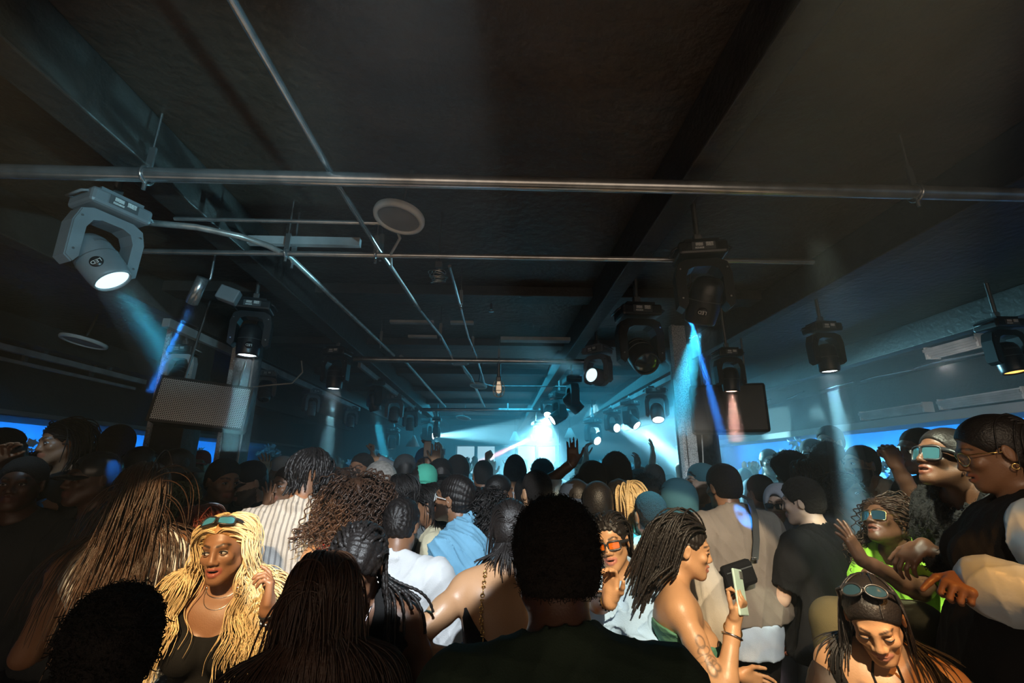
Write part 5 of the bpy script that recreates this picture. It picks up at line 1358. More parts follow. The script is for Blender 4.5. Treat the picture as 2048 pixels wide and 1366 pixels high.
p.body(r, 'brown', legs=False); p.eyes(r); shirt = do_top(p, r, ('tee', cm('jersey_brown', (.16, .085, .05)), dict(boxy=.05))); do_hair(p, r, ('long', {'L': .4, 'n': 320, 'r': .0034, 'puff': .05})); p.trousers(r, C_BLACK, h=.02); p.shoes(r)
def print_on(p, r, garment, body, size, c, m, name='lettering', front=True, spacing=1., rot=0., text=True, off=.004, mesh=None):
    """lettering laid on the cloth: every vertex dropped on to the garment"""
    bv = BVHTree.FromPolygons([v.co[:] for v in garment.data.vertices], [q.vertices[:] for q in garment.data.polygons])
    Rt = Matrix(p.Rt.tolist()); X = Rt.col[0] * (-1 if front else 1); Z = Rt.col[2]; N = Rt.col[1] * (1 if front else -1)
    q = Matrix.Rotation(R(rot), 3, 'Z')
    if mesh is None:
        o = text_mesh(name, body, size, m, r, Matrix.Identity(4), .0); me = o.data
        import bmesh
        bm = bmesh.new(); bm.from_mesh(me); bmesh.ops.triangulate(bm, faces=bm.faces); 
        for _ in range(3):
            es = [e for e in bm.edges if e.calc_length() > .02]
            if es: bmesh.ops.subdivide_edges(bm, edges=es, cuts=1); bmesh.ops.triangulate(bm, faces=bm.faces)
        bm.to_mesh(me); bm.free()
    else: o = mesh; me = o.data
    for v in me.vertices:
        w = q @ v.co
        src = Vector(p.T(*c)) + X * w.x * spacing + Z * w.y + N * .3
        h, nn, i, dd = bv.ray_cast(src, -N)
        v.co = (h + N * off) if h is not None else src - N * .25
    me.update(); return o
print_on(p, r, shirt, '23', .26, (0, 0, .33), mat('jersey_blue_print', (.04, .28, .75), rough=.5, emit=None))
for px, py, Y, f, hr, zb, lab in ((232, 895, 2.85, 40, ('short',), .25, 'tall dark figure against the blue wall right of the jersey woman'), (276, 940, 2.85, 30, ('bucket',), 0, 'dark figure in a brimmed hat below the left loudspeaker'),
                             (318, 935, 4.3, -20, ('beanie',), 0, 'dark figure in a beanie below the left loudspeaker'), (352, 945, 2.75, 10, ('bucket', {'c': C_CHAR}), 0, 'dark figure in a wide brimmed hat before the black column'),
                             (398, 930, 4.7, 200, ('cap', {'c': C_RED}), 0, 'person in a red and white cap between the two left columns'), (8, 900, 3.0, -30, ('short',), .2, 'dark figure cut by the left edge, hands held out'),
                             (330, 1010, 2.7, 20, ('curly', {'m': mat('green_lit_hair', (.10, .10, .04), rough=.6)}), 0, 'person with greenish lit curly hair behind the auburn haired woman'),  # greenish light is put into this hair's colour
                             (150, 1010, 3.4, 10, ('beanie',), 0, 'dark figure behind the long brown hair'), (225, 985, 2.95, -30, ('short',), 0, 'dark figure beyond the black cap')):
    guy(lab, px, py, Y, f, 'deep' if px != 398 else 'tan', px == 330, hr, ('tee', C_BLACK if px != 398 else C_CHAR), zb=zb, h=.010, seed=px, arms={1: ('fwd',), -1: ('fwd',)} if px != 8 else {1: ('bent',), -1: ('bent',)})
guy('man with dark short hair facing right before the left steel column', 446, 962, 3.0, -122, 'brown', False, ('short',), ('tee', C_BLACK), seed=31, head=(0, 8, 0))
p, r = guy('bearded man in a black cap looking down, right of the left steel column', 497, 966, 3.1, 140, 'light', False, ('cap', {'c': C_BLACK, 'logo': 'T'}), ('tee', C_BLACK), seed=32, beard=.85, head=(0, 14, 0), h=.0065)
kw = {}
L = Loc(520, 985, 3.35, 10)
guy('dark clothed person holding up an open hand before the ribbed shirt', 575, 972, 3.1, 150, 'brown', True, ('short', {'m': H_BROWN}), ('shirt', C_BLACK), seed=33, arms={1: (Loc(575, 972, 3.1, 150, female=True)(533, 1020, 2.9), (0, 0, -1), {'curl': .1, 'spread': 1.6, 'dir': (0, 0, 1), 'palm': (0, 1, 0)}), -1: ('fwd',)})
p, r = guy('man in a white cap turned backwards with his hand raised, left of the dreadlocks', 560, 945, 4.15, 110, 'tan', False, ('cap', {'c': C_WHITE, 'back': True}), ('jacket', C_BLACK), seed=34, arms={-1: (Loc(560, 945, 4.15, 110)(527, 950, 3.95), (0, 0, -1), {'curl': .25, 'spread': 1., 'dir': (0, 0, 1), 'palm': (.5, .5, 0)}), 1: ('fwd',)})
# ribbed shirt man
p, r = guy('tall man with dreadlocks in a grey ribbed shirt, seen from behind', 622, 955, 2.45, 8, 'brown', False, ('dreads', {'L': .2, 'n': 90}), ('camp', C_KNIT), C_BLACK, h=.0055, bulk=1.08, head=(-28, 14, 0), arms={1: ('down',), -1: ('down',)}, seed=35)
p.earring(r, 1, M_SILVER, .006)
guy('woman with big dark curls and a bare lit shoulder, right of the ribbed shirt', 712, 1012, 2.35, 14, 'tan', True, ('curly', {'L': .34, 'n': 420, 'puff': .075, 'r': .003, 'm': H_BROWN}), ('tank', C_RED), C_BLACK, h=.006, seed=36, head=(0, 10, -8))
p, r = guy('grey haired man smiling down at the crowd', 762, 972, 3.1, -125, 'light', False, ('short', {'m': H_GREY, 't': .016, 'top': .012}), ('shirt', C_TEAL), C_BLACK, h=.0055, mouth=.35, head=(0, 14, 8), lean=(10, 0), seed=37)
p, r = guy('woman with glossy black hair in a grey knit top, back of the grey haired man', 800, 992, 2.85, 62, 'dark', True, ('long', {'L': .26, 'n': 300, 'wave': .005}), ('tee', cloth('grey_knit', (.16, .18, .19), bump=.9, bscale=90)), C_BLACK, h=.0065, seed=38); p.earring(r, -1, M_GOLD, .012)
p, r = guy('person with cornrows in a white short sleeved shirt, seen from behind', 803, 1052, 2.3, -6, 'brown', False, ('rows',), ('camp', C_WHITE, dict(wr=.005, sleeve=.92, boxy=.035)), C_BLACK, h=.0052, head=(-4, 16, 0), bulk=.95, arms={1: ('fwd',), -1: ('down',)}, seed=39)
p, r = guy('woman with long black hair and a pale yellow top, talking to the left', 858, 1010, 2.85, 88, 'brown', True, ('long', {'L': .30, 'n': 320, 'r': .003}), ('tee', C_CREAM), C_BLACK, h=.0055, mouth=.4, seed=40, lean=(6, 0))
p, r = guy('man with cornrows, glasses and a sky blue shirt leaning to the left', 908, 998, 2.65, 62, 'brown', False, ('rows',), ('shirt', C_SKY, dict(boxy=.06, wr=.011)), C_BLACK, h=.005, beard=.9, bulk=1.1, lean=(20, -4), head=(6, -8, 0), glasses=dict(shape='square', frame=mat('pale_frame', (.7, .75, .75), rough=.3), w=.024, hgt=.018, thick=.0025, temple=.0025, lens=mat('clear_lens', (.5, .7, .75), rough=.05, alpha=.18)), arms={1: ('fwd',), -1: ('down',)}, seed=41)
guy('person with a huge mass of tight black curls right of the sky blue shirt', 965, 1022, 2.75, -6, 'dark', True, ('curly', {'L': .30, 'n': 460, 'puff': .06, 'r': .003}), ('tee', C_CHAR), seed=42, h=.007)
guy('man with shaved fade haircut above the big afro silhouette', 1072, 985, 2.75, 22, 'tan', False, ('short', {'t': .003}), ('tee', C_CHAR), stubble=.85, h=.006, seed=43)
p, r = guy('man with a flat top haircut and a white hood over a pinstriped jersey', 1030, 962, 3.7, 0, 'tan', False, ('flat',), ('hoodie', C_WHITE), h=.007, seed=44)
p, r = place('man in a pinstriped jersey beside the flat top man', 1052, 992, 3.35, 6, h=.007, seed=45); p.body(r, 'brown', legs=False); sh = do_top(p, r, ('tee', C_PIN)); do_hair(p, r, ('short',)); p.trousers(r, C_BLACK, h=.02); p.shoes(r)
print_on(p, r, sh, 'NY', .13, (-.03, 0, .36), mat('navy_print', (.02, .04, .10)), front=False)
# right of the centre
p, r = guy('man with a shaved head in a beige hoodie, seen from behind', 1300, 1032, 2.45, 6, 'brown', False, ('short', {'t': .002}), ('hoodie', C_BEIGE), C_BLACK, stubble=.9, h=.0055, bulk=1.08, seed=46)
MB().box(p.T(.0, -.165, .505), (.09, .006, .018), None).build('neck_label', C_BLACK, r)
guy('person with spiky short curls before the shining bald head', 1293, 992, 3.2, 6, 'deep', False, ('afro', {'t': .014, 'L': .045, 'n': 700, 'r': .0016}), ('tee', C_CHAR), seed=47)
guy('bald man in a white shirt with a shining head', 1308, 962, 3.6, -8, 'brown', False, ('short', {'t': .0015}), ('shirt', C_WHITE), stubble=.2, seed=48)
p, r = guy('man in a teal cap turned backwards and a navy racing jacket, facing left', 1402, 966, 3.25, 92, 'light', False, ('cap', {'c': C_TEAL, 'back': True, 'yaw': -10}), ('jacket', cm('racing_blue', (.06, .17, .26))), C_BLACK, beard=.5, h=.006, seed=49)
print_on(p, r, r.children[[c.name.split('.')[0] for c in r.children].index('jacket')], 'ind', .075, (0, 0, .30), C_WHITE, front=False) 
p, r = guy('man in a taupe jacket with a black bag slung across his back', 1446, 974, 2.8, 4, 'brown', False, ('short', {'t': .010, 'rough': .0015}), ('jacket', C_TAUPE, dict(hem=.02, boxy=.055)), C_BLACK, h=.0052, bulk=1.08, beard=.9, head=(8, 4, 0), arms={1: ('down',), -1: ('down',)}, seed=50)
F = Field(); p.torso(F, .02); F.rc(p.T(0, 0, .1), p.T(0, 0, -.16), .155 * p.k, .165 * p.k, .05); F.plane(p.T(0, 0, .03), (0, 0, 1)); F.plane(p.T(0, 0, -.13), (0, 0, -1)); p.fabric(F, 'undershirt', cm('pale_undershirt', (.42, .52, .66)), r, .009, .003)
o_ = world_of(p, p.T(-.11, -.19, .26)); bg = empty('crossbody_bag', o_, R(p.face), 'small black rectangular bag worn on the back of the taupe jacket', 'bag')
bm_ = Euler((R(-4), R(-14), 0)).to_matrix().to_4x4() @ Matrix.Scale(.76, 4)
MB().box((0, 0, 0), (.23, .065, .16), bm_, bev=.028).build('pouch', C_BLACK, bg); MB().box((0, -.034, .035), (.19, .004, .006), bm_).build('zip', M_GREY, bg)
pl = [(.10, .0, .07), (.135, .02, .16), (.165, .05, .27), (.18, .10, .36), (.15, .20, .40)]
MB().raw([(x + dx, y, z) for x, y, z in pl for dx in (-.018, .018)] + [(x + dx, y - .006, z) for x, y, z in pl for dx in (-.018, .018)], [(2 * i, 2 * i + 1, 2 * i + 3, 2 * i + 2) for i in range(4)] + [(10 + 2 * i, 12 + 2 * i, 13 + 2 * i, 11 + 2 * i) for i in range(4)] + [(2 * i, 2 * i + 2, 12 + 2 * i, 10 + 2 * i) for i in range(4)] + [(2 * i + 1, 11 + 2 * i, 13 + 2 * i, 2 * i + 3) for i in range(4)]).build('strap', C_CHAR, bg)
MB().torus((.1, 0, .08), .012, .003, n=14).torus((-.11, 0, -.05), .012, .003, n=14).build('buckle', M_STEEL, bg)
p, r = guy('man in a black tee and light jeans seen from behind, right of the taupe jacket', 1604, 1004, 2.7, 26, 'light', False, ('short', {'t': .012, 'rough': .004, 'top': .006}), ('tee', C_BLACK, dict(boxy=.07, sleeve=.75, sg=.03)), C_LDENIM, h=.0055, bulk=1.1, head=(16, 6, 0), arms={1: ('down',), -1: ('fwd',)}, seed=51)
guy('smiling woman in a grey head scarf and dark sunglasses', 1560, 1010, 3.15, 128, 'light', True, ('hood', {'c': C_HOOD}), ('tee', C_GREY), C_DENIM, h=.006, mouth=.5, glasses=dict(shape='square', hgt=.016), seed=52)
# green top woman
ka = dict(female=True, lean=(28, 4), head=(-6, -26, 10), bulk=1.1)
L = Loc(1772, 1046, 2.3, 108, **ka)
ka['arms'] = {-1: (L(1722, 1118, 2.02), L.vec(.4, -.4, -1), {'curl': .12, 'spread': 1.3, 'dir': L.vec(-.35, .1, 1), 'palm': L.vec(-.5, .8, .2)}), 1: (L(1742, 1165, 2.25), L.vec(-.3, 0, -1), {'curl': .8, 'dir': L.vec(-.5, -.4, .6)})}
p, r = place('laughing woman in a lime green top with gold rimmed sunglasses and long curls', 1772, 1046, 2.3, 108, h=.0045, seed=53, **ka)
p.body(r, 'dark', mouth=.8, legs=False); p.teeth(r, .8); p.top(r, C_LIME, 'top', g=.014, sleeve=.85, sg=.034, flare=.035, hem=-.06, neck=.075, wr=.005); p.trousers(r, C_OLIVE, h=.015, bag=.02); p.shoes(r)
do_hair(p, r, ('curly', {'m': H_BROWN, 'L': .40, 'n': 420, 'puff': .05, 'r': .0028})); p.glasses(r, 'square', frame=M_GOLD, thick=.0018, w=.029, hgt=.024, temple=.0018); p.earring(r, -1, M_GOLD, .007)
# the two women at the right edge
pf = struct('floor_platform', MB().box((2.35, 1.9, .075), (1.5, 2.2, .15), bev=.01), M_FLOOR)
ka = dict(female=True, lean=(27, 0), head=(-4, -16, 2), bulk=.9)
L = Loc(1893, 918, 1.85, 92, zb=.15, **ka)
ka['arms'] = {-1: (L(1845, 1092, 1.85), L.vec(.6, -.8, -.4), {'curl': .55, 'dir': L.vec(-.8, 0, -.5), 'palm': L.vec(-.3, .2, -1)}), 1: ('down',)}
p, r = place('smiling woman in a black furry coat with large square sunglasses', 1893, 918, 1.85, 92, zb=.15, h=.0045, seed=54, **ka)
p.body(r, 'dark', mouth=.7, legs=False); p.teeth(r, .7); cf = p.top(r, C_FUR, 'coat', g=.022, sleeve=1.85, sg=.03, boxy=.02, hem=-.22, wr=.006, wf=40, neck=.07); p.fuzz(r, C_FUR, cf, 6000, .02, .0009, name='fur'); p.trousers(r, C_BLACK, h=.02); p.shoes(r)
do_hair(p, r, ('bun',)); p.glasses(r, 'square', w=.031, hgt=.027, thick=.0045, temple=.011, lens=mat('mirror_teal_glass', (.10, .30, .36), rough=.06, metal=.6)); p.earring(r, -1, M_GOLD, .006)
ka = dict(female=True, lean=(-15, 0), head=(4, 12, 0), bulk=1.0)
L = Loc(1990, 905, 1.55, 52, zb=.15, **ka)
ka['arms'] = {-1: (L(1935, 1160, 1.40), L.vec(.3, -1, -.5), {'curl': 1.15, 'dir': L.vec(-.7, -.4, -.1), 'palm': L.vec(0, .4, -1)}), 1: ('down',)}
p, r = place('woman in profile at the right edge with white leather sleeves and pale jeans', 1990, 905, 1.55, 52, zb=.15, h=.0045, seed=55, **ka)
p.body(r, 'brown', mouth=.3, legs=False)
p.top(r, C_BLACK, 'jacket', g=.016, sleeve=.05, sg=.02, boxy=.03, hem=-.02, wr=.004, neck=.07)
F = Field()
for i in (1, -1): p.armf(F, i, .036, .0, 1.85, .012, .04)
a = p.arm[-1]; ends = [(p.arm[i]['W'], p.arm[i]['W'] - p.arm[i]['E']) for i in (1, -1)]
p.fabric(F, 'leather_sleeves', C_LEATHER, r, .005, .006, 13)
p.trousers(r, C_LDENIM, h=.010, bag=.012, wr=.006); p.shoes(r); do_hair(p, r, ('slick', {'L': .38, 'n': 260})); p.glasses(r, 'round', frame=M_GOLD, thick=.0015, temple=.0016, w=.024, hgt=.022, lens=mat('clear_lens', (.5, .7, .75), rough=.05, alpha=.18)); p.earring(r, -1, M_GOLD, .009, .0022)
p.ring(r, -1, .93, .034, .006, M_SILVER, bead=True)
# beyond them
p, r = guy('man in a beige collared shirt leaning over to the left', 1722, 930, 3.1, 92, 'brown', False, ('short', {'t': .004}), ('shirt', C_BEIGE, dict(wr=.008)), C_BLACK, h=.0058, lean=(24, 0), head=(0, -6, 0), stubble=.7, beard=.9, arms={-1: ('fwd',), 1: ('fwd',)}, zb=.1, seed=56)
guy('woman in a patterned top facing the man in the beige shirt', 1662, 925, 3.3, -84, 'brown', True, ('afro', {'t': .02}), ('tee', mat('floral_cloth', (.2, .2, .12), var=.9, vscale=30)), seed=57)
L = Loc(1840, 902, 2.6, 84)
guy('dark man with a raised fist before the blue wall', 1840, 902, 2.6, 84, 'deep', False, ('short', {'t': .002}), ('tee', C_BLACK), zb=.12, seed=58, h=.007, arms={-1: (Loc(1840, 902, 2.6, 84, zb=.12)(1795, 935, 2.35), (0, .2, -1), {'curl': 1.25, 'dir': (0, .3, 1)}), 1: ('fwd',)})
for px, py, Y, f, sk, fm, hr, tp, lab, zb in (
    (1626, 912, 3.9, 130, 'brown', 0, ('cap', {'c': C_CHAR, 'logo': 'B'}), ('tee', C_SKY), 'man in a dark cap and blue tee left of the patterned top', 0),
    (1580, 948, 3.5, 20, 'deep', 1, ('afro', {'t': .05, 'L': .02}), ('tee', C_CHAR), 'person with a huge round afro above the grey head scarf', 0),
    (1613, 958, 3.2, -10, 'dark', 1, ('braids', {'n': 60, 'L': .3}), ('tee', C_BLACK), 'woman with dark braids between the big afro and the cap', 0),
    (1540, 925, 4.6, 160, 'brown', 1, ('slick',), ('tee', C_GREY), 'woman with a pale headband in the blue haze at right', 0),
    (1660, 884, 3.9, 110, 'brown', 0, ('short', {'t': .012}), ('tee', C_BLACK), 'person standing tallest before the blue wall at right', .25),
    (1690, 985, 2.95, -150, 'dark', 1, ('curly', {'n': 160}), ('tee', C_CHAR), 'dark haired person in shade left of the laughing woman', 0),
    (1655, 985, 3.4, 30, 'deep', 1, ('long', {'n': 160}), ('tee', cm('leafy_print', (.10, .12, .08), var=.9, vscale=14)), 'person in a dim leafy top in the shade behind the black tee man', 0),
    (1520, 985, 3.5, 10, 'dark', 0, ('short',), ('tee', C_GREY), 'man in the haze between the wide column and the grey scarf', 0),
    (1490, 965, 5.2, -20, 'dark', 0, ('beanie', {'c': C_TEAL}), ('tee', C_TEAL), 'person in a teal hood behind the taupe jacket man', 0),
    (1352, 1003, 3.1, 50, 'tan', 0, ('hood', {'c': C_TEAL}), ('hoodie', C_TEAL), 'person in a blue hood holding a white gadget before the racing jacket', 0),
    (1232, 962, 3.3, 6, 'deep', 1, ('afro', {'t': .03, 'top': .05, 'L': .01}), ('tee', C_TEAL), 'person with a tall headwrap shape right of the raised arm', 0),
    (1188, 965, 3.1, -30, 'dark', 0, ('short', {'t': .014}), ('tee', C_NAVY), 'man with short dark hair right of the raised arm', 0),
    (1150, 1004, 2.7, 14, 'deep', 0, ('bucket', {'c': C_NAVY}), ('hoodie', C_NAVY), 'person in a navy hat just above the big afro silhouette', 0),
    (1196, 1010, 2.55, -12, 'dark', 1, ('slick',), ('hoodie', C_TEAL), 'woman with slick dark hair in a teal hood behind the amber sunglasses', 0),
    (1240, 1000, 2.9, -24, 'dark', 1, ('rows',), ('tee', C_CHAR), 'woman with cornrows in a dark tee left of the beige hoodie', 0),
    (1262, 1008, 2.8, 12, 'tan', 1, ('braids', {'m': H_BLOND, 'n': 60, 'L': .3}), ('tee', C_CHAR), 'person with light brown braids beside the beige hoodie', 0),
    (966, 952, 4.0, 6, 'brown', 0, ('short', {'t': .002}), ('tee', C_BLACK), 'bald man with a warm lit crown left of the flat top', 0),
    (1000, 985, 3.4, -60, 'brown', 1, ('slick',), ('tee', C_CHAR), 'woman with dark hair facing right left of the pinstripes', 0),
    (1085, 952, 4.1, -10, 'dark', 0, ('afro', {'t': .02}), ('tee', C_NAVY), 'man with a pale band across his dark cap', 0),
    (915, 952, 3.7, 0, 'dark', 0, ('beanie', {'c': C_BLACK}), ('tee', C_BLACK), 'person in a black knit hat above the cornrow man', 0),
    (880, 955, 3.5, 12, 'dark', 0, ('cap', {'c': C_BLACK, 'back': True}), ('tee', C_BLACK), 'person in a backward black cap above the yellow top', 0),
    (850, 968, 3.3, -30, 'dark', 0, ('cap', {'c': cm('mint', (.08, .5, .36)), 'back': True, 'yaw': 30}), ('tee', C_BLACK), 'person in a mint green cap turned backwards', 0),
    (808, 944, 3.8, 20, 'brown', 0, ('cap', {'c': C_CHAR}), ('tee', C_BLACK), 'person in a grey flat cap behind the grey haired man', 0),
    (722, 940, 3.8, 160, 'brown', 0, ('short', {'t': .003}), ('tee', C_BLACK), 'bald man turned to the camera by the raised fist', 0),
    (680, 975, 3.5, 20, 'brown', 1, ('curly', {'n': 160, 'm': H_BROWN}), ('tee', C_BROWN), 'person with loose brown hair between the dreadlocks and the curls', 0),
    (1700, 940, 4.4, 150, 'brown', 1, ('long', {'n': 140, 'L': .3}), ('tee', C_RED), 'woman deep in the crowd behind the beige shirt', 0),
    ):
    guy(lab, px, py, Y, f, sk, bool(fm), hr, tp, zb=zb, h=.0092, seed=px % 97, arms={1: ('fwd',), -1: ('fwd',)})
def raiser(lab, px, py, Y, f, hx, hy, hY, side, sk='brown', hr=('short',), tp=('tee', C_BLACK), o=None, fem=False, pole=(0, .3, -1)):
    L = Loc(px, py, Y, f, female=fem)
    return guy(lab, px, py, Y, f, sk, fem, hr, tp, h=.0082, seed=hx % 89, arms={side: (L(hx, hy, hY), pole, dict({'dir': (0, 0, 1)}, **(o or {}))), -side: ('fwd',)})
p, r = raiser('person in a white tee reaching one bare arm straight up in the blue haze', 1166, 990, 3.1, -4, 1146, 925, 3.1, -1, 'dark', ('afro', {'t': .012}), ('tee', C_WHITE), {'curl': .2, 'palm': (0, 1, 0)}, pole=(-1, .5, 0)); p.ring(r, -1, .93, .03, .002, M_SILVER)
raiser('man in a grey jacket raising a fist at the left of the haze', 724, 958, 4.2, 20, 745, 915, 4.0, 1, 'tan', ('short',), ('shirt', C_GREY), {'curl': 1.3}, pole=(1, 0, 0))
p, r = raiser('man in a bright blue headwrap filming with a phone', 848, 930, 4.6, 180, 856, 915, 4.3, -1, 'brown', ('beanie', {'c': mat('bright_blue_cloth', (.03, .3, .7))}), ('tee', C_BLACK), {'curl': .5})
q = empty('phone', at(855, 898, 4.25), 0, 'dark phone held upright by the man in the bright blue headwrap', 'phone'); MB().box((0, 0, 0), (.07, .01, .15), bev=.003).build('case', M_BLACK, q); MB().box((0, -.006, 0), (.06, .002, .13)).build('screen', M_LENSOFF, q)
p, r = raiser('person in a white cap raising a drink in the haze', 880, 940, 4.9, 0, 882, 912, 4.7, 1, 'tan', ('cap', {'c': C_WHITE, 'back': True}), ('tee', C_WHITE), {'curl': .8})
q = empty('cup', at(884, 904, 4.7), 0, 'short cup of amber drink held up left of the narrow beam', 'cup'); MB().lathe([(0, -.03), (.03, -.03), (.038, .03), (.036, .03), (.028, -.025)], 20).build('glass', mat('cup_glass', (.5, .6, .65), rough=.1, alpha=.5), q); MB().lathe([(0, -.02), (.03, -.02), (.034, .018), (0, .018)], 20).build('drink', mat('amber_drink', (.6, .2, .04), rough=.2), q)
q = empty('cup', at(1112, 978, 2.75), 0, 'clear plastic cup held up beside the shaved fade haircut', 'cup'); MB().lathe([(0, -.05), (.028, -.05), (.038, .05), (.041, .052), (.036, .048), (.026, -.046)], 20).build('glass', mat('cup_glass', (.5, .6, .65), rough=.1, alpha=.5), q)
raiser('person with a hand stretched over the crowd at far centre', 868, 955, 4.3, 10, 872, 925, 4.2, 1, 'tan', ('short',), ('tee', C_CHAR), {'curl': .2, 'palm': (0, 1, 0)})
raiser('woman raising a bent bare arm right of the tall headwrap', 1275, 965, 4.5, 30, 1275, 935, 4.5, 1, 'brown', ('short',), ('tank', C_BLACK), {'curl': .4}, fem=True, pole=(1, 0, 0))
raiser('person holding a slim bottle above the crowd right of the blue flowers', 1240, 958, 4.4, 0, 1245, 935, 4.3, 1, 'brown', ('short',), ('tee', C_CHAR), {'curl': .9})
raiser('person with a pale arm raised in the beam left of the white column', 1388, 950, 5.0, 20, 1393, 905, 4.9, -1, 'light', ('short',), ('tee', C_WHITE), {'curl': 1.1}, pole=(-1, 0, -.2))
raiser('person raising a hand with spread fingers left of the bald head', 1306, 952, 4.9, 0, 1306, 912, 4.8, 1, 'tan', ('short',), ('tee', C_GREY), {'curl': .2, 'spread': 1.5})
raiser('person with clasped raised arms in the thick haze centre right', 1165, 940, 5.0, 150, 1172, 915, 4.9, 1, 'brown', ('short',), ('tee', C_GREY), {'curl': .5})
# blue lit flower arrangements
def flowers(c, w, hgt, lab, n=46, seed=0):
    rg = random.Random(seed); t = empty('flower_arrangement', c, 0, lab, 'flowers')
    b = MB()
    for i in range(n):
        a = rg.uniform(0, 6.28); q = rg.random() ** .5; x, y, z = math.cos(a) * q * w, math.sin(a) * q * w * .6, rg.uniform(-.5, 1) * hgt * (1.1 - q)
        M = Matrix.Translation((x, y, z)) @ Euler((rg.uniform(-1, 1), rg.uniform(-1, 1), rg.uniform(0, 6))).to_matrix().to_4x4()
        for k in range(6):
            K = M @ Matrix.Rotation(k * 1.047, 4, 'Z'); s_ = rg.uniform(.03, .05)
            b.raw([(0, 0, 0), (s_ * .5, s_ * .45, .012), (s_ * 1.2, 0, .02), (s_ * .5, -s_ * .45, .012), (s_ * .6, 0, .006)], [(0, 3, 4), (3, 2, 4), (2, 1, 4), (1, 0, 4)], K)
    b.build('petals', mat('pale_petals', (.7, .8, .85), rough=.6), t)
    MB().lathe([(.04, -hgt * .4), (.07, -hgt * .9), (.05, -hgt * 1.4), (.08, -c[2] + 0)], 16).build('vase', M_GREY, t)
    return t
FL = [(at(1596, 915, 5.2), .22, .24, 'blue lit flower arrangement left of the dark cap man'), (at(1806, 938, 4.6), .28, .30, 'blue lit flower arrangement behind the raised fist'), (at(1226, 938, 6.0), .30, .22, 'pale blue flower arrangement in the haze at centre right'),
      (at(748, 930, 5.6), .30, .22, 'blue lit flower arrangement behind the raised fist at left'), (at(45, 925, 3.9), .26, .26, 'blue lit flower arrangement at the far left wall'), (at(385, 922, 6.2), .2, .2, 'small blue lit flower arrangement between the left columns'), (at(536, 910, 8.0), .2, .2, 'far blue lit flower arrangement right of the left steel column')]
for i, (c, w, hg, lab) in enumerate(FL):
    flowers(tuple(c), w, hg, lab, seed=i)
    sgn = 1 if c[0] > 0 else -1
    spot('flower_light', (c[0] + .25 * sgn, c[1] - .5, c[2] + .75), c, 6, 60, (.05, .55, 1.0), .5)
# ------------------------------------------------------------------ the crowd in the haze: a few figures, then copies
protos = []
for i, (sk, fm, hr, tp, ar) in enumerate((
    ('dark', 0, ('short', {'t': .008}), ('tee', C_CHAR), {1: ('fwd',), -1: ('fwd',)}), ('brown', 1, ('long', {'n': 90, 'r': .006, 'steps': 14}), ('tee', C_GREY), {1: ('fwd',), -1: ('down',)}),
    ('deep', 0, ('cap', {'c': C_NAVY, 'back': True}), ('tee', C_WHITE), {1: ('fwd',), -1: ('fwd',)}), ('dark', 1, ('afro', {'t': .035, 'n': 200, 'r': .002}), ('tee', C_BLACK), {1: ('up', {'curl': .3}), -1: ('fwd',)}),
    ('tan', 0, ('short', {'m': H_BROWN}), ('tee', C_TEAL), {1: ('fwd',), -1: ('up', {'curl': 1.2})}), ('brown', 0, ('beanie', {'c': C_CHAR}), ('tee', C_PALEGREY), {1: ('fwd',), -1: ('fwd',)}),
    ('dark', 1, ('bun',), ('tank', C_BLACK), {1: ('up',), -1: ('up',)}), ('deep', 0, ('afro', {'t': .018, 'n': 200, 'r': .002}), ('jacket', C_CHAR), {1: ('fwd',), -1: ('down',)}))):
    p = Person(1.70 if fm else 1.78, female=bool(fm), h=.0125, fing=1.5, seed=200 + i, arms=ar)
    root = empty('person', (0, 0, 0), 0); p.root = root; p.face = 0
    p.body(root, sk, legs=False); do_hair(p, root, hr); do_top(p, root, tp); p.trousers(root, (C_BLACK, C_DDENIM)[i % 2], h=.026)
    MB().box((p.ank[1][0], .05, .03), (.09, .26, .06), bev=.02).build('shoe', M_BLACK, root); MB().box((p.ank[-1][0], .05, .03), (.09, .26, .06), bev=.02).build('shoe', M_BLACK, root)
    protos.append((root, ('man with short dark hair', 'woman with long dark hair', 'man in a backward cap and white tee', 'woman with an afro and one arm raised', 'man in a teal tee with a fist raised', 'person in a beanie and grey tee', 'woman with both arms raised', 'man with a small afro in a dark jacket')[i]))
rg = random.Random(11); used = set(); k = 0
occupied = [(o.location.x, o.location.y) for o in bpy.data.objects if o.name.startswith('person') and o.parent is None and 'label' in o]
occupied += [(c[0], c[1]) for c, *_ in FL] + [(-1.99, 3.7), (-2.32, 3.5), (1.6, 3.75), (1.93, 4.3)]
spots_ = []
for row in range(13):
    y = 3.7 + row * .66
    for col in range(-9, 10):
        x = col * .56 + (row % 2) * .28 + rg.uniform(-.1, .1); yy = y + rg.uniform(-.15, .15)
        if abs(x) > 5.3 or (abs(x) > 3.2 and rg.random() < .45): continue
        if any((x - a) ** 2 + (yy - b_) ** 2 < .17 for a, b_ in occupied): continue
        spots_.append((x, yy)); occupied.append((x, yy))
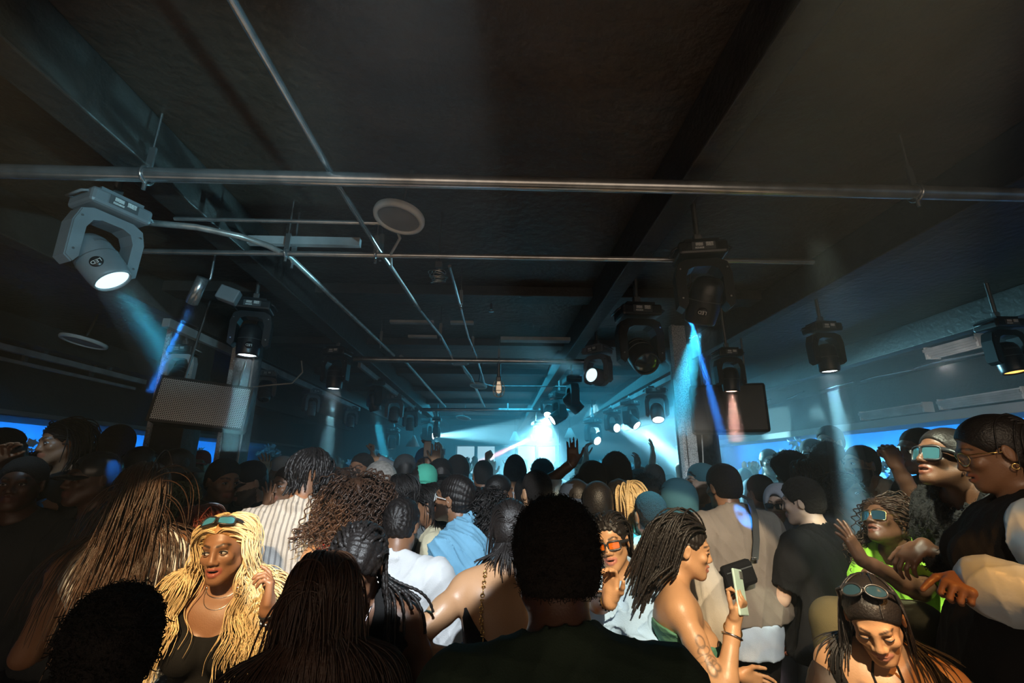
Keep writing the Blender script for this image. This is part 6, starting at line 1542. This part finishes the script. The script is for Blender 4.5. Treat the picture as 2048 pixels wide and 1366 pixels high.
for n_, (x, y) in enumerate(spots_):
    root, desc = protos[rg.choice([0, 0, 1, 2, 3, 4, 5, 5, 6, 7, 7]) if y > 4.4 else rg.choice([0, 1, 5, 7])]
    if desc in used: o = copy_tree(root)
    else: o = root; used.add(desc)
    o.location = (x, y, 0); o.rotation_euler = (0, 0, R(rg.gauss(0, 35) if rg.random() < .75 else rg.uniform(90, 270)))
    s_ = rg.uniform(.90, .98); o.scale = (s_, s_, s_)
    where = 'at left' if x < -1.2 else 'at right' if x > 1.4 else 'in the centre'
    dep = 'behind the front groups' if y < 5 else 'halfway down the room' if y < 8 else 'at the far end'
    tag(o, '%s %s %s' % (desc, dep, where), 'person', 'dancers %s %s' % (dep, where))
for root, desc in protos:
    if desc not in used:
        for ch in list(root.children_recursive): bpy.data.objects.remove(ch)
        bpy.data.objects.remove(root)
# ------------------------------------------------------------------ haze
def haze(c, d, dens, col, g=.35):
    m = bpy.data.materials.new('haze'); m.use_nodes = True; N = m.node_tree.nodes; L = m.node_tree.links
    N.remove(N['Principled BSDF']); v = N.new('ShaderNodeVolumeScatter')
    v.inputs['Density'].default_value = dens; v.inputs['Anisotropy'].default_value = g; v.inputs['Color'].default_value = (*col, 1)
    L.new(v.outputs[0], N['Material Output'].inputs['Volume'])
    o = MB().box(c, d).build('haze', m); o['kind'] = 'stuff'
    tag(o, 'thin smoke haze hanging in the room', 'haze'); return o
haze((0, -.03, 1.51), (11.9, 5.76, 2.96), .012, (.8, .95, 1.))
haze((0, 7.93, 1.51), (11.9, 10.04, 2.96), .075, (.8, .95, 1.))
# smoke cones shaped to the nearest lamps' beams, added to make them show
def smoke(a, b, ra, rb, dens):
    m = bpy.data.materials.new('smoke'); m.use_nodes = True; N = m.node_tree.nodes; L = m.node_tree.links
    N.remove(N['Principled BSDF']); v = N.new('ShaderNodeVolumeScatter'); v.inputs['Density'].default_value = dens; v.inputs['Anisotropy'].default_value = .2
    L.new(v.outputs[0], N['Material Output'].inputs['Volume'])
    o = MB().tube([a, (Vector(a) + Vector(b)) / 2, b], [ra, (ra + rb) / 2, rb], 24, weld=True).build('smoke', m); o['kind'] = 'stuff'; tag(o, 'beam-shaped smoke added under a stage lamp', 'smoke')
for P_, D_, ln_, ra, rb, dens in BEAMS:
    smoke(tuple(P_ + D_ * .01), tuple(P_ + D_ * ln_), ra, rb, dens)
